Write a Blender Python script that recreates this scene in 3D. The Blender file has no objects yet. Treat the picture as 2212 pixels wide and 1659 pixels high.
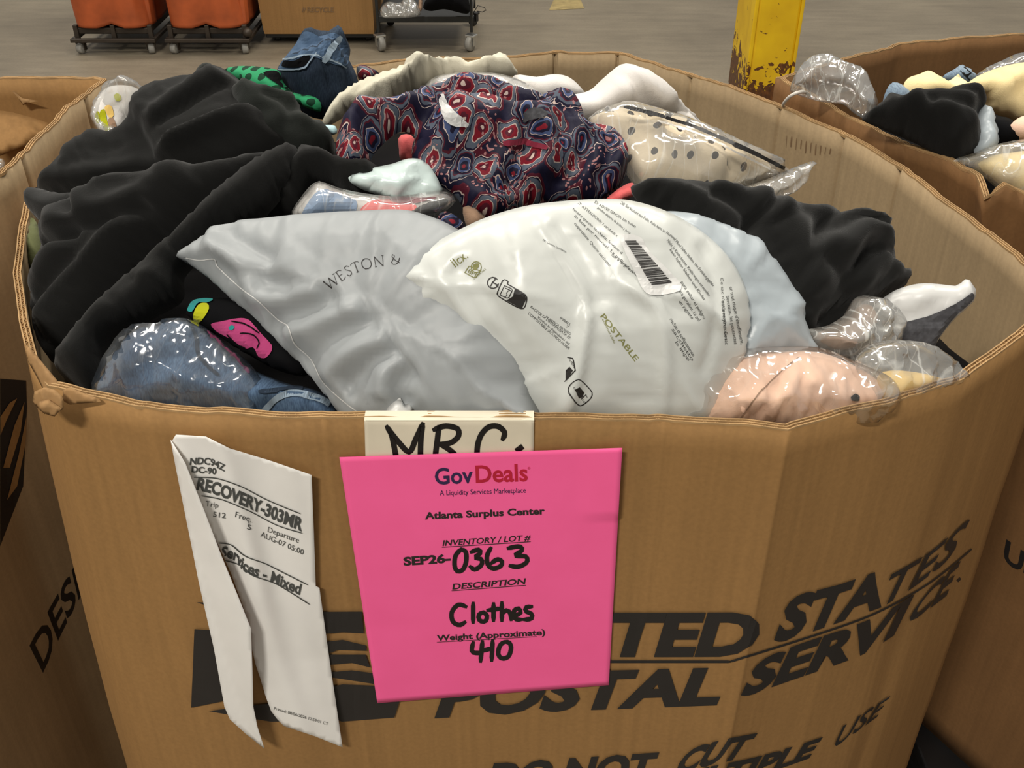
import bpy, bmesh, math, random
import numpy as np
from mathutils import Vector, Matrix
from mathutils.bvhtree import BVHTree
from mathutils.geometry import delaunay_2d_cdt

SC = bpy.context.scene
COL = SC.collection
random.seed(4); RNG = np.random.default_rng(4)

# ------------------------------------------------------------------ camera, world, lights, exposure
CAMZ = 1.5; F = 2200.0; TH = math.radians(34.5)
cam = bpy.data.objects.new('camera', bpy.data.cameras.new('camera')); COL.objects.link(cam)
cam.location = (0, 0, CAMZ); cam.rotation_euler = (math.radians(90) - TH, 0, 0)
cam.data.sensor_width = 36; cam.data.lens = 36 * F / 2212; cam.data.clip_start = .02
SC.camera = cam
vs = SC.view_settings
vs.view_transform = 'Standard'; vs.look = 'None'; vs.gamma = 1; vs.use_curve_mapping = False
vs.exposure = 0.0
W = bpy.data.worlds.new('world'); SC.world = W; W.use_nodes = True
bg = W.node_tree.nodes['Background']; bg.inputs[0].default_value = (1.0, .96, .89, 1); bg.inputs[1].default_value = .38
def lamp(loc, size, power, col=(1, .945, .85)):
    l = bpy.data.lights.new('ceiling_lamp', 'AREA'); l.shape = 'RECTANGLE'; l.size = size[0]; l.size_y = size[1]
    l.energy = power; l.color = col
    o = bpy.data.objects.new('ceiling_lamp', l); COL.objects.link(o); o.location = loc
for x, y, p in [(-1.6, 1.5, 85), (1.5, 2.2, 68), (-1.7, -2.4, 250), (-3.2, 5.5, 110), (2.5, 5.5, 110), (0.2, 4.2, 70)]:  # third lamp, unseen behind the camera, placed and strengthened to brighten the box fronts
    lamp((x, y, 5.0), (1.2, .3), p)

# ------------------------------------------------------------------ projecting helpers (photo pixel -> point in the place)
CAM = np.array([0, 0, CAMZ])
FW = np.array([0, math.cos(TH), -math.sin(TH)]); UP = np.array([0, math.sin(TH), math.cos(TH)])
def ray(px, py): return np.array([1., 0, 0]) * ((px - 1106) / F) + UP * ((829.5 - py) / F) + FW
def at(px, py, z): d = ray(px, py); return CAM + d * ((z - CAMZ) / d[2])
def aty(px, py, y): d = ray(px, py); return CAM + d * (y / d[1])

# ------------------------------------------------------------------ tagging
def tag(o, label=None, cat=None, group=None, kind=None):
    for k, v in (('label', label), ('category', cat), ('group', group), ('kind', kind)):
        if v: o[k] = v
    return o
def empty(name, loc=(0, 0, 0), rz=0):
    o = bpy.data.objects.new(name, None); COL.objects.link(o); o.location = loc; o.rotation_euler = (0, 0, rz)
    o.empty_display_size = .05; return o
def mesh_obj(name, v, f, m=None, parent=None, smooth=True, uv=None):
    me = bpy.data.meshes.new(name)
    me.from_pydata([tuple(map(float, p)) for p in v], [], [tuple(map(int, q)) for q in f]); me.update()
    if m: me.materials.append(m)
    if smooth: me.polygons.foreach_set('use_smooth', [True] * len(me.polygons))
    if uv is not None:
        l = me.uv_layers.new(name='UVMap'); li = np.empty(len(me.loops), dtype=np.int32)
        me.loops.foreach_get('vertex_index', li); l.data.foreach_set('uv', np.asarray(uv, dtype=np.float32)[li].ravel())
    o = bpy.data.objects.new(name, me); COL.objects.link(o)
    if parent: o.parent = parent
    return o
def bm_obj(name, bm, m, parent=None, smooth=False):
    me = bpy.data.meshes.new(name); bm.to_mesh(me); bm.free(); me.materials.append(m)
    if smooth: me.polygons.foreach_set('use_smooth', [True] * len(me.polygons))
    o = bpy.data.objects.new(name, me); COL.objects.link(o)
    if parent: o.parent = parent
    return o
def copy_tree(o, parent=None):
    c = o.copy(); COL.objects.link(c)
    if parent: c.parent = parent
    for ch in [x for x in bpy.data.objects if x.parent == o]: copy_tree(ch, c)
    return c

# ------------------------------------------------------------------ materials
def srgb(r, g, b):
    f = lambda c: ((c / 255 + .055) / 1.055) ** 2.4 if c > 10.3 else c / 255 / 12.92
    return (f(r), f(g), f(b), 1)
class NT:
    def __init__(s, name):
        s.m = bpy.data.materials.new(name); s.m.use_nodes = True; s.t = s.m.node_tree
        s.b = s.t.nodes['Principled BSDF']; s.out = s.t.nodes['Material Output']
    def n(s, typ, **kw):
        x = s.t.nodes.new('ShaderNode' + typ)
        for k, v in kw.items():
            if k.startswith('i_'): x.inputs[k[2:].replace('_', ' ')].default_value = v
            else: setattr(x, k, v)
        return x
    def l(s, a, b): s.t.links.new(a, b)
    def coord(s, which='UV', scale=(1, 1, 1), rot=(0, 0, 0)):
        c = s.n('TexCoord'); mp = s.n('Mapping'); s.l(c.outputs[which], mp.inputs[0])
        mp.inputs['Scale'].default_value = scale; mp.inputs['Rotation'].default_value = rot; return mp.outputs[0]
    def ramp(s, src, stops, interp='LINEAR'):
        r = s.n('ValToRGB'); r.color_ramp.interpolation = interp; e = r.color_ramp.elements
        while len(e) > 1: e.remove(e[-1])
        for i, (p, c) in enumerate(stops):
            q = e[0] if i == 0 else e.new(p)
            q.position = p; q.color = c if len(c) == 4 else (*c, 1)
        s.l(src, r.inputs[0]); return r.outputs[0]
    def mix(s, fac, a, b, blend='MIX'):
        x = s.n('Mix', data_type='RGBA', blend_type=blend)
        for i, v in ((0, fac), (6, a), (7, b)):
            if hasattr(v, 'links'): s.l(v, x.inputs[i])
            else: x.inputs[i].default_value = v
        return x.outputs[2]
    def noise(s, vec, scale, detail=3, rough=.5, dist=0):
        x = s.n('TexNoise'); x.inputs['Scale'].default_value = scale; x.inputs['Detail'].default_value = detail
        x.inputs['Roughness'].default_value = rough; x.inputs['Distortion'].default_value = dist
        s.l(vec, x.inputs['Vector']); return x
    def bump(s, h, strength=.3, dist=.002):
        b = s.n('Bump'); b.inputs['Strength'].default_value = strength; b.inputs['Distance'].default_value = dist
        s.l(h, b.inputs['Height']); s.l(b.outputs[0], s.b.inputs['Normal']); return b
def plain(name, rgb, rough=.6, metal=0, spec=.5, var=.12, vs=30, bump=0, bs=200, co='Object'):
    t = NT(name); c = t.coord(co); col = srgb(*rgb)
    nz = t.noise(c, vs)
    lo = tuple(x * (1 - var) for x in col[:3]) + (1,); hi = tuple(min(1, x * (1 + var)) for x in col[:3]) + (1,)
    t.l(t.ramp(nz.outputs[0], [(.3, lo), (.7, hi)]), t.b.inputs['Base Color'])
    t.b.inputs['Roughness'].default_value = rough; t.b.inputs['Metallic'].default_value = metal
    t.b.inputs['Specular IOR Level'].default_value = spec
    if bump: t.bump(t.noise(c, bs, 4).outputs[0], bump, .002)
    return t.m
def fabric(name, rgb, rough=.92, var=.10, weave=900, bump=.25, sheen=.06, spec=.25):
    t = NT(name); c = t.coord('UV'); col = srgb(*rgb)
    nz = t.noise(c, 14, 4)
    lo = tuple(x * (1 - var) for x in col[:3]) + (1,); hi = tuple(min(1, x * (1 + var)) for x in col[:3]) + (1,)
    t.l(t.ramp(nz.outputs[0], [(.3, lo), (.7, hi)]), t.b.inputs['Base Color'])
    t.b.inputs['Roughness'].default_value = rough; t.b.inputs['Specular IOR Level'].default_value = spec
    t.b.inputs['Sheen Weight'].default_value = sheen; t.b.inputs['Sheen Roughness'].default_value = .5
    t.bump(t.noise(c, weave, 2).outputs[0], bump, .001)
    return t.m
def dotted(name, base, dot, scale, r, rnd=.35):
    t = NT(name); c = t.coord('UV')
    v = t.n('TexVoronoi', voronoi_dimensions='2D'); v.inputs['Scale'].default_value = scale; v.inputs['Randomness'].default_value = rnd; t.l(c, v.inputs['Vector'])
    t.l(t.ramp(v.outputs['Distance'], [(0, srgb(*dot)), (r, srgb(*base))], 'CONSTANT'), t.b.inputs['Base Color'])
    t.b.inputs['Roughness'].default_value = .85; t.b.inputs['Specular IOR Level'].default_value = .2
    t.bump(t.noise(c, 500, 2).outputs[0], .2, .001); return t.m
def denim(name, rgb, light):
    t = NT(name); c = t.coord('UV'); c2 = t.coord('UV', (900, 250, 1), (0, 0, .7))
    a = t.noise(c, 9, 5, .6); b = t.noise(c2, 1, 2)
    m1 = t.ramp(a.outputs[0], [(.35, srgb(*rgb)), (.72, srgb(*light))])
    m2 = t.ramp(b.outputs[0], [(.35, (.55, .55, .6, 1)), (.65, (1.25, 1.25, 1.2, 1))])
    t.l(t.mix(.7, m1, m2, 'MULTIPLY'), t.b.inputs['Base Color']); t.b.inputs['Roughness'].default_value = .9
    t.b.inputs['Specular IOR Level'].default_value = .2
    t.bump(b.outputs[0], .35, .001); return t.m
def card(name, rgb, dark=.82):
    t = NT(name); c = t.coord('Object'); cs = t.coord('Object', (120, 120, 3)); col = srgb(*rgb)
    big = t.noise(c, 5, 4, .6); fine = t.noise(c, 260, 3); fl = t.noise(cs, 1, 2)
    lo = tuple(x * dark for x in col[:3]) + (1,)
    m1 = t.ramp(big.outputs[0], [(.3, lo), (.65, col)])
    m2 = t.ramp(fine.outputs[0], [(.3, (.94, .94, .94, 1)), (.7, (1.05, 1.05, 1.05, 1))])
    m3 = t.mix(1, m1, m2, 'MULTIPLY')
    m4 = t.ramp(fl.outputs[0], [(.3, (.93, .93, .93, 1)), (.7, (1.05, 1.05, 1.05, 1))])
    t.l(t.mix(1, m3, m4, 'MULTIPLY'), t.b.inputs['Base Color'])
    t.b.inputs['Roughness'].default_value = .75; t.b.inputs['Specular IOR Level'].default_value = .25
    t.bump(fl.outputs[0], .12, .002); return t.m
def poly(name, rgb, rough=.32, crk=40, bump=.35, trans=0.0, spec=.5, tint=.06):
    """opaque or milky polythene with fine crinkles"""
    t = NT(name); c = t.coord('UV'); col = srgb(*rgb)
    nz = t.noise(c, 7, 3); lo = tuple(x * (1 - tint) for x in col[:3]) + (1,)
    t.l(t.ramp(nz.outputs[0], [(.3, lo), (.7, col)]), t.b.inputs['Base Color'])
    t.b.inputs['Roughness'].default_value = rough; t.b.inputs['Specular IOR Level'].default_value = spec
    t.b.inputs['Transmission Weight'].default_value = 0
    a = t.noise(c, crk, 1.5, .45, 1.0); r = t.n('Math', operation='SUBTRACT'); t.l(a.outputs[0], r.inputs[0]); r.inputs[1].default_value = .5
    ab = t.n('Math', operation='ABSOLUTE'); t.l(r.outputs[0], ab.inputs[0])
    t.bump(ab.outputs[0], bump, .006)
    if trans:
        tr = t.n('BsdfTransparent'); mx = t.n('MixShader'); mx.inputs[0].default_value = trans
        t.l(t.b.outputs[0], mx.inputs[1]); t.l(tr.outputs[0], mx.inputs[2]); t.l(mx.outputs[0], t.out.inputs[0])
    return t.m
def clear(name, haze=.02, hcol=(235, 235, 230), crk=34, bump=.45, rough=.10, gl=.07):
    """clear film: mostly see-through, glossy on its creases, slightly hazy"""
    t = NT(name); t.t.nodes.remove(t.b); c = t.coord('UV')
    def crease(rot, sc):
        a = t.noise(t.coord('UV', (sc, sc * .32, 1), (0, 0, rot)), 1, 1, .4, .6); r = t.n('Math', operation='SUBTRACT'); t.l(a.outputs[0], r.inputs[0]); r.inputs[1].default_value = .5
        ab = t.n('Math', operation='ABSOLUTE'); t.l(r.outputs[0], ab.inputs[0]); return ab
    ab = t.n('Math', operation='MINIMUM'); t.l(crease(.6, crk).outputs[0], ab.inputs[0]); t.l(crease(-.5, crk * .8).outputs[0], ab.inputs[1])
    bp = t.n('Bump'); bp.inputs['Strength'].default_value = bump; bp.inputs['Distance'].default_value = .012; t.l(ab.outputs[0], bp.inputs['Height'])
    tr = t.n('BsdfTransparent'); tr.inputs[0].default_value = (.985, .985, .98, 1)
    g = t.n('BsdfGlossy'); g.inputs['Roughness'].default_value = rough; t.l(bp.outputs[0], g.inputs['Normal'])
    d = t.n('BsdfDiffuse'); d.inputs[0].default_value = srgb(*hcol); t.l(bp.outputs[0], d.inputs['Normal'])
    lw = t.n('LayerWeight'); lw.inputs[0].default_value = .35; t.l(bp.outputs[0], lw.inputs['Normal'])
    k = t.n('MapRange'); k.inputs['To Min'].default_value = gl; k.inputs['To Max'].default_value = .75; t.l(lw.outputs['Facing'], k.inputs['Value'])
    crl = t.n('MapRange'); crl.inputs['From Min'].default_value = 0; crl.inputs['From Max'].default_value = .012
    crl.inputs['To Min'].default_value = min(.9, haze * 3.2); crl.inputs['To Max'].default_value = haze; t.l(ab.outputs[0], crl.inputs['Value'])  # white mixed in along creases stands in for bright streak highlights
    m1 = t.n('MixShader'); t.l(crl.outputs[0], m1.inputs[0]); t.l(tr.outputs[0], m1.inputs[1]); t.l(d.outputs[0], m1.inputs[2])
    m2 = t.n('MixShader'); t.l(k.outputs[0], m2.inputs[0]); t.l(m1.outputs[0], m2.inputs[1]); t.l(g.outputs[0], m2.inputs[2])
    t.l(m2.outputs[0], t.out.inputs[0]); return t.m
def paisley(name):
    t = NT(name); c = t.coord('UV')
    w = t.noise(c, 34, 3, .5); off = t.n('VectorMath', operation='SCALE'); off.inputs['Scale'].default_value = .028
    sub = t.n('VectorMath', operation='SUBTRACT'); sub.inputs[1].default_value = (.5, .5, .5); t.l(w.outputs['Color'], sub.inputs[0]); t.l(sub.outputs[0], off.inputs[0])
    add = t.n('VectorMath', operation='ADD'); t.l(c, add.inputs[0]); t.l(off.outputs[0], add.inputs[1])
    v = t.n('TexVoronoi', voronoi_dimensions='2D'); v.inputs['Scale'].default_value = 46; v.inputs['Randomness'].default_value = .9; t.l(add.outputs[0], v.inputs['Vector'])
    navy, red, slate, cream, wine, blue = srgb(24, 22, 46), srgb(124, 22, 38), srgb(88, 96, 110), srgb(205, 185, 175), srgb(82, 24, 40), srgb(66, 80, 118)
    A = t.ramp(v.outputs['Distance'], [(0, cream), (.06, wine), (.16, red), (.27, cream), (.30, slate), (.43, navy), (.47, cream), (.49, wine), (.60, navy)], 'CONSTANT')
    B = t.ramp(v.outputs['Distance'], [(0, red), (.08, navy), (.18, blue), (.28, cream), (.30, navy), (.40, wine), (.44, slate), (.52, navy), (.58, cream), (.595, navy)], 'CONSTANT')
    sp = t.n('SeparateColor'); t.l(v.outputs['Color'], sp.inputs[0])
    sel = t.n('Math', operation='GREATER_THAN'); t.l(sp.outputs[0], sel.inputs[0]); sel.inputs[1].default_value = .5
    base = t.mix(sel.outputs[0], A, B)
    v2 = t.n('TexVoronoi', voronoi_dimensions='2D'); v2.inputs['Scale'].default_value = 210; t.l(add.outputs[0], v2.inputs['Vector'])
    dots = t.ramp(v2.outputs['Distance'], [(0, (1, 1, 1, 1)), (.20, (0, 0, 0, 1))], 'CONSTANT')
    n2 = t.noise(c, 30, 2); msk = t.ramp(n2.outputs[0], [(0, (0, 0, 0, 1)), (.52, (1, 1, 1, 1))], 'CONSTANT')
    dm = t.n('Math', operation='MULTIPLY'); t.l(dots, dm.inputs[0]); t.l(msk, dm.inputs[1])
    t.l(t.mix(dm.outputs[0], base, srgb(170, 120, 120)), t.b.inputs['Base Color'])
    t.b.inputs['Roughness'].default_value = .6; t.b.inputs['Specular IOR Level'].default_value = .25
    t.bump(t.noise(c, 600, 2).outputs[0], .15, .001); return t.m
def floorm():
    t = NT('concrete_floor'); c = t.coord('Object'); c2 = t.coord('Object', (1, 6, 1), (0, 0, .5))
    a = t.noise(c, 1.2, 6, .6); b = t.noise(c2, 3, 5, .65); f = t.noise(c, 90, 3)
    m = t.ramp(a.outputs[0], [(.3, srgb(104, 95, 80)), (.7, srgb(130, 120, 102))])
    m2 = t.ramp(b.outputs[0], [(.3, (.84, .84, .84, 1)), (.7, (1.08, 1.08, 1.08, 1))])
    m3 = t.ramp(f.outputs[0], [(.3, (.92, .92, .92, 1)), (.7, (1.05, 1.05, 1.05, 1))])
    t.l(t.mix(1, t.mix(1, m, m2, 'MULTIPLY'), m3, 'MULTIPLY'), t.b.inputs['Base Color'])
    t.b.inputs['Roughness'].default_value = .55; t.bump(f.outputs[0], .1, .002); return t.m
def yellowrust():
    t = NT('chipped_yellow_paint'); c = t.coord('Object')
    a = t.noise(c, 22, 4, .62, .8); sp = t.n('SeparateXYZ'); t.l(c, sp.inputs[0])
    mr = t.n('MapRange'); mr.inputs['From Min'].default_value = .05; mr.inputs['From Max'].default_value = .30; mr.inputs['To Min'].default_value = .30; mr.inputs['To Max'].default_value = 0
    t.l(sp.outputs['Z'], mr.inputs['Value'])
    s = t.n('Math', operation='ADD'); t.l(a.outputs[0], s.inputs[0]); t.l(mr.outputs[0], s.inputs[1])
    rust = t.ramp(t.noise(c, 60, 3).outputs[0], [(.3, srgb(60, 34, 14)), (.7, srgb(112, 66, 22))])
    yel = t.ramp(t.noise(c, 7, 3).outputs[0], [(.3, srgb(212, 168, 10)), (.7, srgb(238, 198, 16))])
    k = t.ramp(s.outputs[0], [(0, (0, 0, 0, 1)), (.672, (1, 1, 1, 1))], 'CONSTANT')
    t.l(t.mix(k, yel, rust), t.b.inputs['Base Color']); t.b.inputs['Roughness'].default_value = .5; return t.m

M = dict(
    floor=floorm(), post=yellowrust(),
    card=card('kraft_cardboard', (152, 115, 70), .92), card_in=card('kraft_cardboard_inner', (172, 148, 114)), card_dk=card('kraft_cardboard_brown', (134, 98, 62)),  # inner kraft paler than outer: overhead light put into its colour
    liner=plain('corrugated_edge_paper', (166, 133, 90), .85, var=.2, vs=60), core=plain('corrugated_core', (120, 86, 50), .9),
    torn=card('torn_kraft', (150, 116, 76)),
    ink=plain('black_print_ink', (34, 31, 30), .55, var=.08), marker=plain('black_marker_ink', (14, 12, 14), .4, var=.05),
    black=fabric('black_jersey', (19, 19, 18)), black2=fabric('soft_black_knit', (16, 16, 15), sheen=.12), charcoal=fabric('charcoal_green_knit', (28, 31, 28)),
    deepblack=fabric('deep_black_cloth', (11, 11, 13), sheen=0, spec=.1), dark=fabric('dark_mixed_cloth', (12, 11, 12), sheen=0, spec=.1),
    jeans=denim('blue_denim', (38, 58, 84), (98, 122, 150)), jeansdk=denim('dark_denim', (28, 38, 52), (60, 74, 92)), jeanslt=denim('pale_denim', (110, 130, 150), (175, 190, 202)),
    green=dotted('green_dotted_cloth', (44, 138, 92), (14, 52, 34), 72, .30), offwhite=fabric('off_white_ribbed_knit', (208, 203, 184)), white=fabric('white_cotton', (218, 214, 210)),
    paisley=paisley('paisley_print'), cream=dotted('cream_dotted_cloth', (238, 222, 194), (60, 54, 54), 50, .16, .3), creamplain=fabric('cream_cotton', (244, 222, 168)),
    peach=fabric('peach_cotton', (238, 200, 176)), taupe=fabric('taupe_cloth', (150, 122, 100)), yellow=fabric('yellow_cloth', (226, 190, 110)), olive=fabric('olive_cloth', (92, 96, 62)),
    pinkc=fabric('pink_cloth', (168, 60, 110)), wine=fabric('wine_print', (130, 40, 60), var=.5), sky=fabric('washed_blue_cloth', (130, 156, 190), var=.25), coral=fabric('coral_cloth', (236, 110, 110)),
    grey=poly('grey_mailer_film', (152, 156, 158), .46, 16, .2, spec=.4), wbag=poly('white_compostable_film', (205, 208, 204), .34, 16, .22), mint=poly('pale_mint_film', (206, 222, 220), .25, 30, .5),
    milky=poly('milky_film', (184, 194, 200), .32, 22, .5, .18), satin=poly('white_satin', (212, 212, 210), .35, 20, .2),
    clear=clear('clear_film'), clear2=clear('thick_clear_film', .16, gl=.10), crinkle=clear('crinkled_clear_film', .20, crk=50, gl=.10), sleeve=clear('zip_bag_film', .13, bump=.3, gl=.04),
    paper=plain('white_paper', (232, 230, 226), .7, var=.03), label=plain('cream_label_paper', (222, 212, 190), .7, var=.06), pink=plain('pink_paper', (255, 98, 160), .75, var=.03),
    zip=plain('black_zip', (28, 26, 26), .5), whitep=plain('white_plastic', (228, 222, 212), .4), greytag=plain('grey_fleece', (72, 72, 76), .95, var=.3, vs=200),
    orange=plain('orange_tub_plastic', (176, 84, 40), .6, var=.25, vs=9), steel=plain('dark_frame_steel', (62, 54, 46), .5, .4), blackp=plain('black_plastic', (26, 26, 27), .45), rubber=plain('grey_rubber', (140, 138, 132), .6),
    chrome=plain('zinc_bracket', (200, 200, 196), .25, .9), shelf=plain('black_shelf_steel', (40, 42, 42), .4, .3), yellowtape=plain('faded_yellow_paint', (150, 132, 86), .7, var=.25, vs=20),
    olivei=plain('olive_ink', (122, 122, 70), .6), navyi=plain('navy_ink', (46, 28, 74), .6), redi=plain('crimson_ink', (190, 18, 52), .6), greyi=plain('faint_grey_ink', (70, 72, 70), .6), stamp=plain('faint_brown_ink', (120, 94, 66), .8),
    teal=fabric('teal_cloth', (38, 130, 128)), lime=fabric('lime_cloth', (168, 170, 20)), tagblue=plain('pale_blue_tag', (176, 210, 216), .5),
)

# ------------------------------------------------------------------ numeric noise
_P = RNG.permutation(1024); _G = RNG.normal(size=(1024, 2)); _G /= np.linalg.norm(_G, axis=1)[:, None]
def pn(x, y):
    xi = np.floor(x).astype(int); yi = np.floor(y).astype(int); fx = x - xi; fy = y - yi
    def g(i, j):
        h = _P[(_P[(xi + i) & 1023] + yi + j) & 1023]; return _G[h, 0] * (fx - i) + _G[h, 1] * (fy - j)
    u = fx * fx * fx * (fx * (fx * 6 - 15) + 10); v = fy * fy * fy * (fy * (fy * 6 - 15) + 10)
    return (g(0, 0) * (1 - u) + g(1, 0) * u) * (1 - v) + (g(0, 1) * (1 - u) + g(1, 1) * u) * v
def fbm(x, y, o=3):
    r = 0; a = 1
    for i in range(o): r = r + a * pn(x * 2 ** i + 17.3 * i, y * 2 ** i + 5.1 * i); a *= .5
    return r
def crumple(x, y, f, seed):
    """sharp straight creases between flat facets, as in crushed film"""
    g = np.random.default_rng(int(seed * 10)); x = x + fbm(x * f * .4, y * f * .4, 2) * .25 / f; y = y + fbm(x * f * .4 + 9, y * f * .4, 2) * .25 / f; r = 0
    for i in range(6):
        a = g.uniform(0, math.pi); k = g.uniform(.45, 1.9); q = (x * math.cos(a) + y * math.sin(a)) * f * k + g.uniform(0, 1)
        r = r + (np.abs(q - np.floor(q) - .5) * 2 - .5) / k * np.clip(.5 + 1.6 * pn(x * f * .3 + i * 7.1, y * f * .3 + seed), 0, 1)
    return r
def ridged(x, y, o=3):
    r = 0; a = 1
    for i in range(o): r = r + a * (.35 - np.abs(pn(x * 2 ** i + 7.7 * i, y * 2 ** i + 3.3 * i))); a *= .5
    return r

# ------------------------------------------------------------------ outline -> soft closed body
def crom(pts, n=8, closed=True):
    """smooth curve through the points; a point given twice in a row stays a sharp corner"""
    P = [np.array(p, float) for p in pts]; out = []; N = len(P)
    for i in range(N if closed else N - 1):
        g = lambda k: P[k % N] if closed else P[min(max(k, 0), N - 1)]
        p0, p1, p2, p3 = g(i - 1), g(i), g(i + 1), g(i + 2)
        L = np.linalg.norm(p2 - p1)
        if L < 1e-9: continue
        m1 = (p2 - p0) * .5; m2 = (p3 - p1) * .5
        for m in (m1, m2):
            k = np.linalg.norm(m)
            if k > L: m *= L / k
        if np.linalg.norm(p1 - p0) < 1e-9: m1 = m1 * 0
        if np.linalg.norm(p3 - p2) < 1e-9: m2 = m2 * 0
        for t in np.linspace(0, 1, n, endpoint=False):
            out.append((2*t**3-3*t*t+1)*p1 + (t**3-2*t*t+t)*m1 + (-2*t**3+3*t*t)*p2 + (t**3-t*t)*m2)
    if not closed: out.append(P[-1])
    return np.array(out)
def resample(P, step, closed=True):
    Q = np.vstack([P, P[:1]]) if closed else P
    d = np.r_[0, np.cumsum(np.linalg.norm(np.diff(Q, axis=0), axis=1))]
    n = max(8 if closed else 2, int(d[-1] / step)); s = np.linspace(0, d[-1], n, endpoint=not closed)
    return np.stack([np.interp(s, d, Q[:, k]) for k in range(Q.shape[1])], 1)
def segdist(X, A, B):
    """distance of X to the polyline A[i]-B[i]: (distance, segment index, parameter, signed side)"""
    best = np.full(len(X), 1e9); idx = np.zeros(len(X), int); par = np.zeros(len(X)); side = np.zeros(len(X))
    for i in range(len(A)):
        ab = B[i] - A[i]; L2 = ab @ ab + 1e-12; t = np.clip(((X - A[i]) @ ab) / L2, 0, 1)
        q = X - A[i] - t[:, None] * ab; d = np.sqrt((q ** 2).sum(1)); k = d < best
        best[k] = d[k]; idx[k] = i; par[k] = t[k]; side[k] = np.sign(ab[0] * q[k, 1] - ab[1] * q[k, 0])
    return best, idx, par, side
def inside(X, P):
    r = np.zeros(len(X), bool); j = len(P) - 1
    for i in range(len(P)):
        c = (P[i, 1] > X[:, 1]) != (P[j, 1] > X[:, 1])
        with np.errstate(divide='ignore', invalid='ignore'):
            r ^= c & (X[:, 0] < (P[j, 0] - P[i, 0]) * (X[:, 1] - P[i, 1]) / (P[j, 1] - P[i, 1]) + P[i, 0])
        j = i
    return r
class Plane:
    def __init__(s, pts):
        a, b, c = [at(*p) for p in pts]; s.O = a; n = np.cross(b - a, c - a); n /= np.linalg.norm(n)
        if n @ (CAM - a) < 0: n = -n
        s.O = (a + b + c) / 3
        if n[2] < .97:                      # things lie on the heap: keep their plane between 40 and 66 degrees steep, with little roll
            x = float(np.clip(n[0], -.28, .28)); sl = min(max(math.degrees(math.atan2(-n[1], n[2])), 40), 66) if n[1] < 0 else 40
            k = math.sqrt(1 - x * x); n = np.array([x, -k * math.sin(math.radians(sl)), k * math.cos(math.radians(sl))])
        s.N = n; u = np.array([1., 0, 0]); u -= (u @ n) * n; s.U = u / np.linalg.norm(u); s.V = np.cross(n, s.U)
    def px(s, P):
        r = []
        for p in P:
            d = ray(*p); x = CAM + d * (((s.O - CAM) @ s.N) / (d @ s.N)) - s.O; r.append((x @ s.U, x @ s.V))
        return np.array(r)
    def w(s, uv, h): return s.O + uv[:, :1] * s.U + uv[:, 1:] * s.V + np.asarray(h)[:, None] * s.N
def buckle(X0, tri, fixed, uv, N, s1, s2, ang, bend, att, iters, wave=.03, seed=0, segd=1, amp=.01):
    """let a sheet that is a little too big for its place wrinkle: longer rest lengths, bending resistance, a soft pull to its shape"""
    E = set()
    for f in tri:
        for a, b in ((f[0], f[1]), (f[1], f[2]), (f[2], f[0])): E.add((min(a, b), max(a, b)))
    E = np.array(sorted(E)); I, J = E[:, 0], E[:, 1]; n = len(X0)
    val = np.bincount(I, minlength=n) + np.bincount(J, minlength=n) + 1e-9
    du = uv[J] - uv[I]; l = np.linalg.norm(du, axis=1) + 1e-12; c = np.abs(du[:, 0] * math.cos(ang) + du[:, 1] * math.sin(ang)) / l
    L0 = np.linalg.norm(X0[J] - X0[I], axis=1) * (s2 + (s1 - s2) * c * c)
    def acc(w): return np.stack([np.bincount(I, w[:, k], n) for k in range(3)], 1), np.stack([np.bincount(J, w[:, k], n) for k in range(3)], 1)
    def lap(X):
        d = X[J] - X[I]; a, b = acc(d); return (a - b) / val[:, None]
    lp0 = lap(X0); ca, sa = math.cos(ang), math.sin(ang); p_ = uv[:, 0] * ca + uv[:, 1] * sa; q_ = -uv[:, 0] * sa + uv[:, 1] * ca
    wp = fbm(uv[:, 0] * 9 + seed, uv[:, 1] * 9, 2) * .9; rg = ridged(p_ / wave + wp + seed, q_ / (wave * 3.2) + wp, 2); ed = np.clip(segd / .02, 0, 1)
    X = X0 + (rg * np.clip(.35 + 1.3 * fbm(uv[:, 0] * 6 + 3, uv[:, 1] * 6 + seed, 1), .1, 1) * amp * ed)[:, None] * N; free = ~fixed
    for it in range(iters):
        d = X[J] - X[I]; L = np.linalg.norm(d, axis=1) + 1e-12; w = d * (.5 * (L - L0) / L)[:, None]; a, b = acc(w)
        st = (a - b) / val[:, None] * 1.7; st += bend * (lap(X) - lp0) + att * (X0 - X)
        X[free] += st[free]
    return X
BK = dict(fabric=(1.22, 1.04, .05, .010, 110, .020, .026), knit=(1.18, 1.04, .06, .010, 110, .022, .045), film=(1.14, 1.12, .02, .03, 110, .006), mailer=(1.08, 1.03, .03, .015, 120, .010, .04), crisp=(1.09, 1.05, .03, .02, 110, .006), shirt=(1.12, 1.03, .10, .010, 110, .012, .05))
BKM = {'black_jersey':'knit','soft_black_knit':'knit','charcoal_green_knit':'knit','deep_black_cloth':'knit','off_white_ribbed_knit':'fabric','white_cotton':'shirt','grey_mailer_film':'mailer','white_compostable_film':'mailer','pale_mint_film':'film','milky_film':'crisp','white_satin':'crisp','clear_film':'film','thick_clear_film':'film','crinkled_clear_film':'film','zip_bag_film':'crisp','torn_kraft':'crisp','kraft_cardboard':None,'dark_mixed_cloth':None,'pale_blue_tag':None}
SEED = [0]
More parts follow.
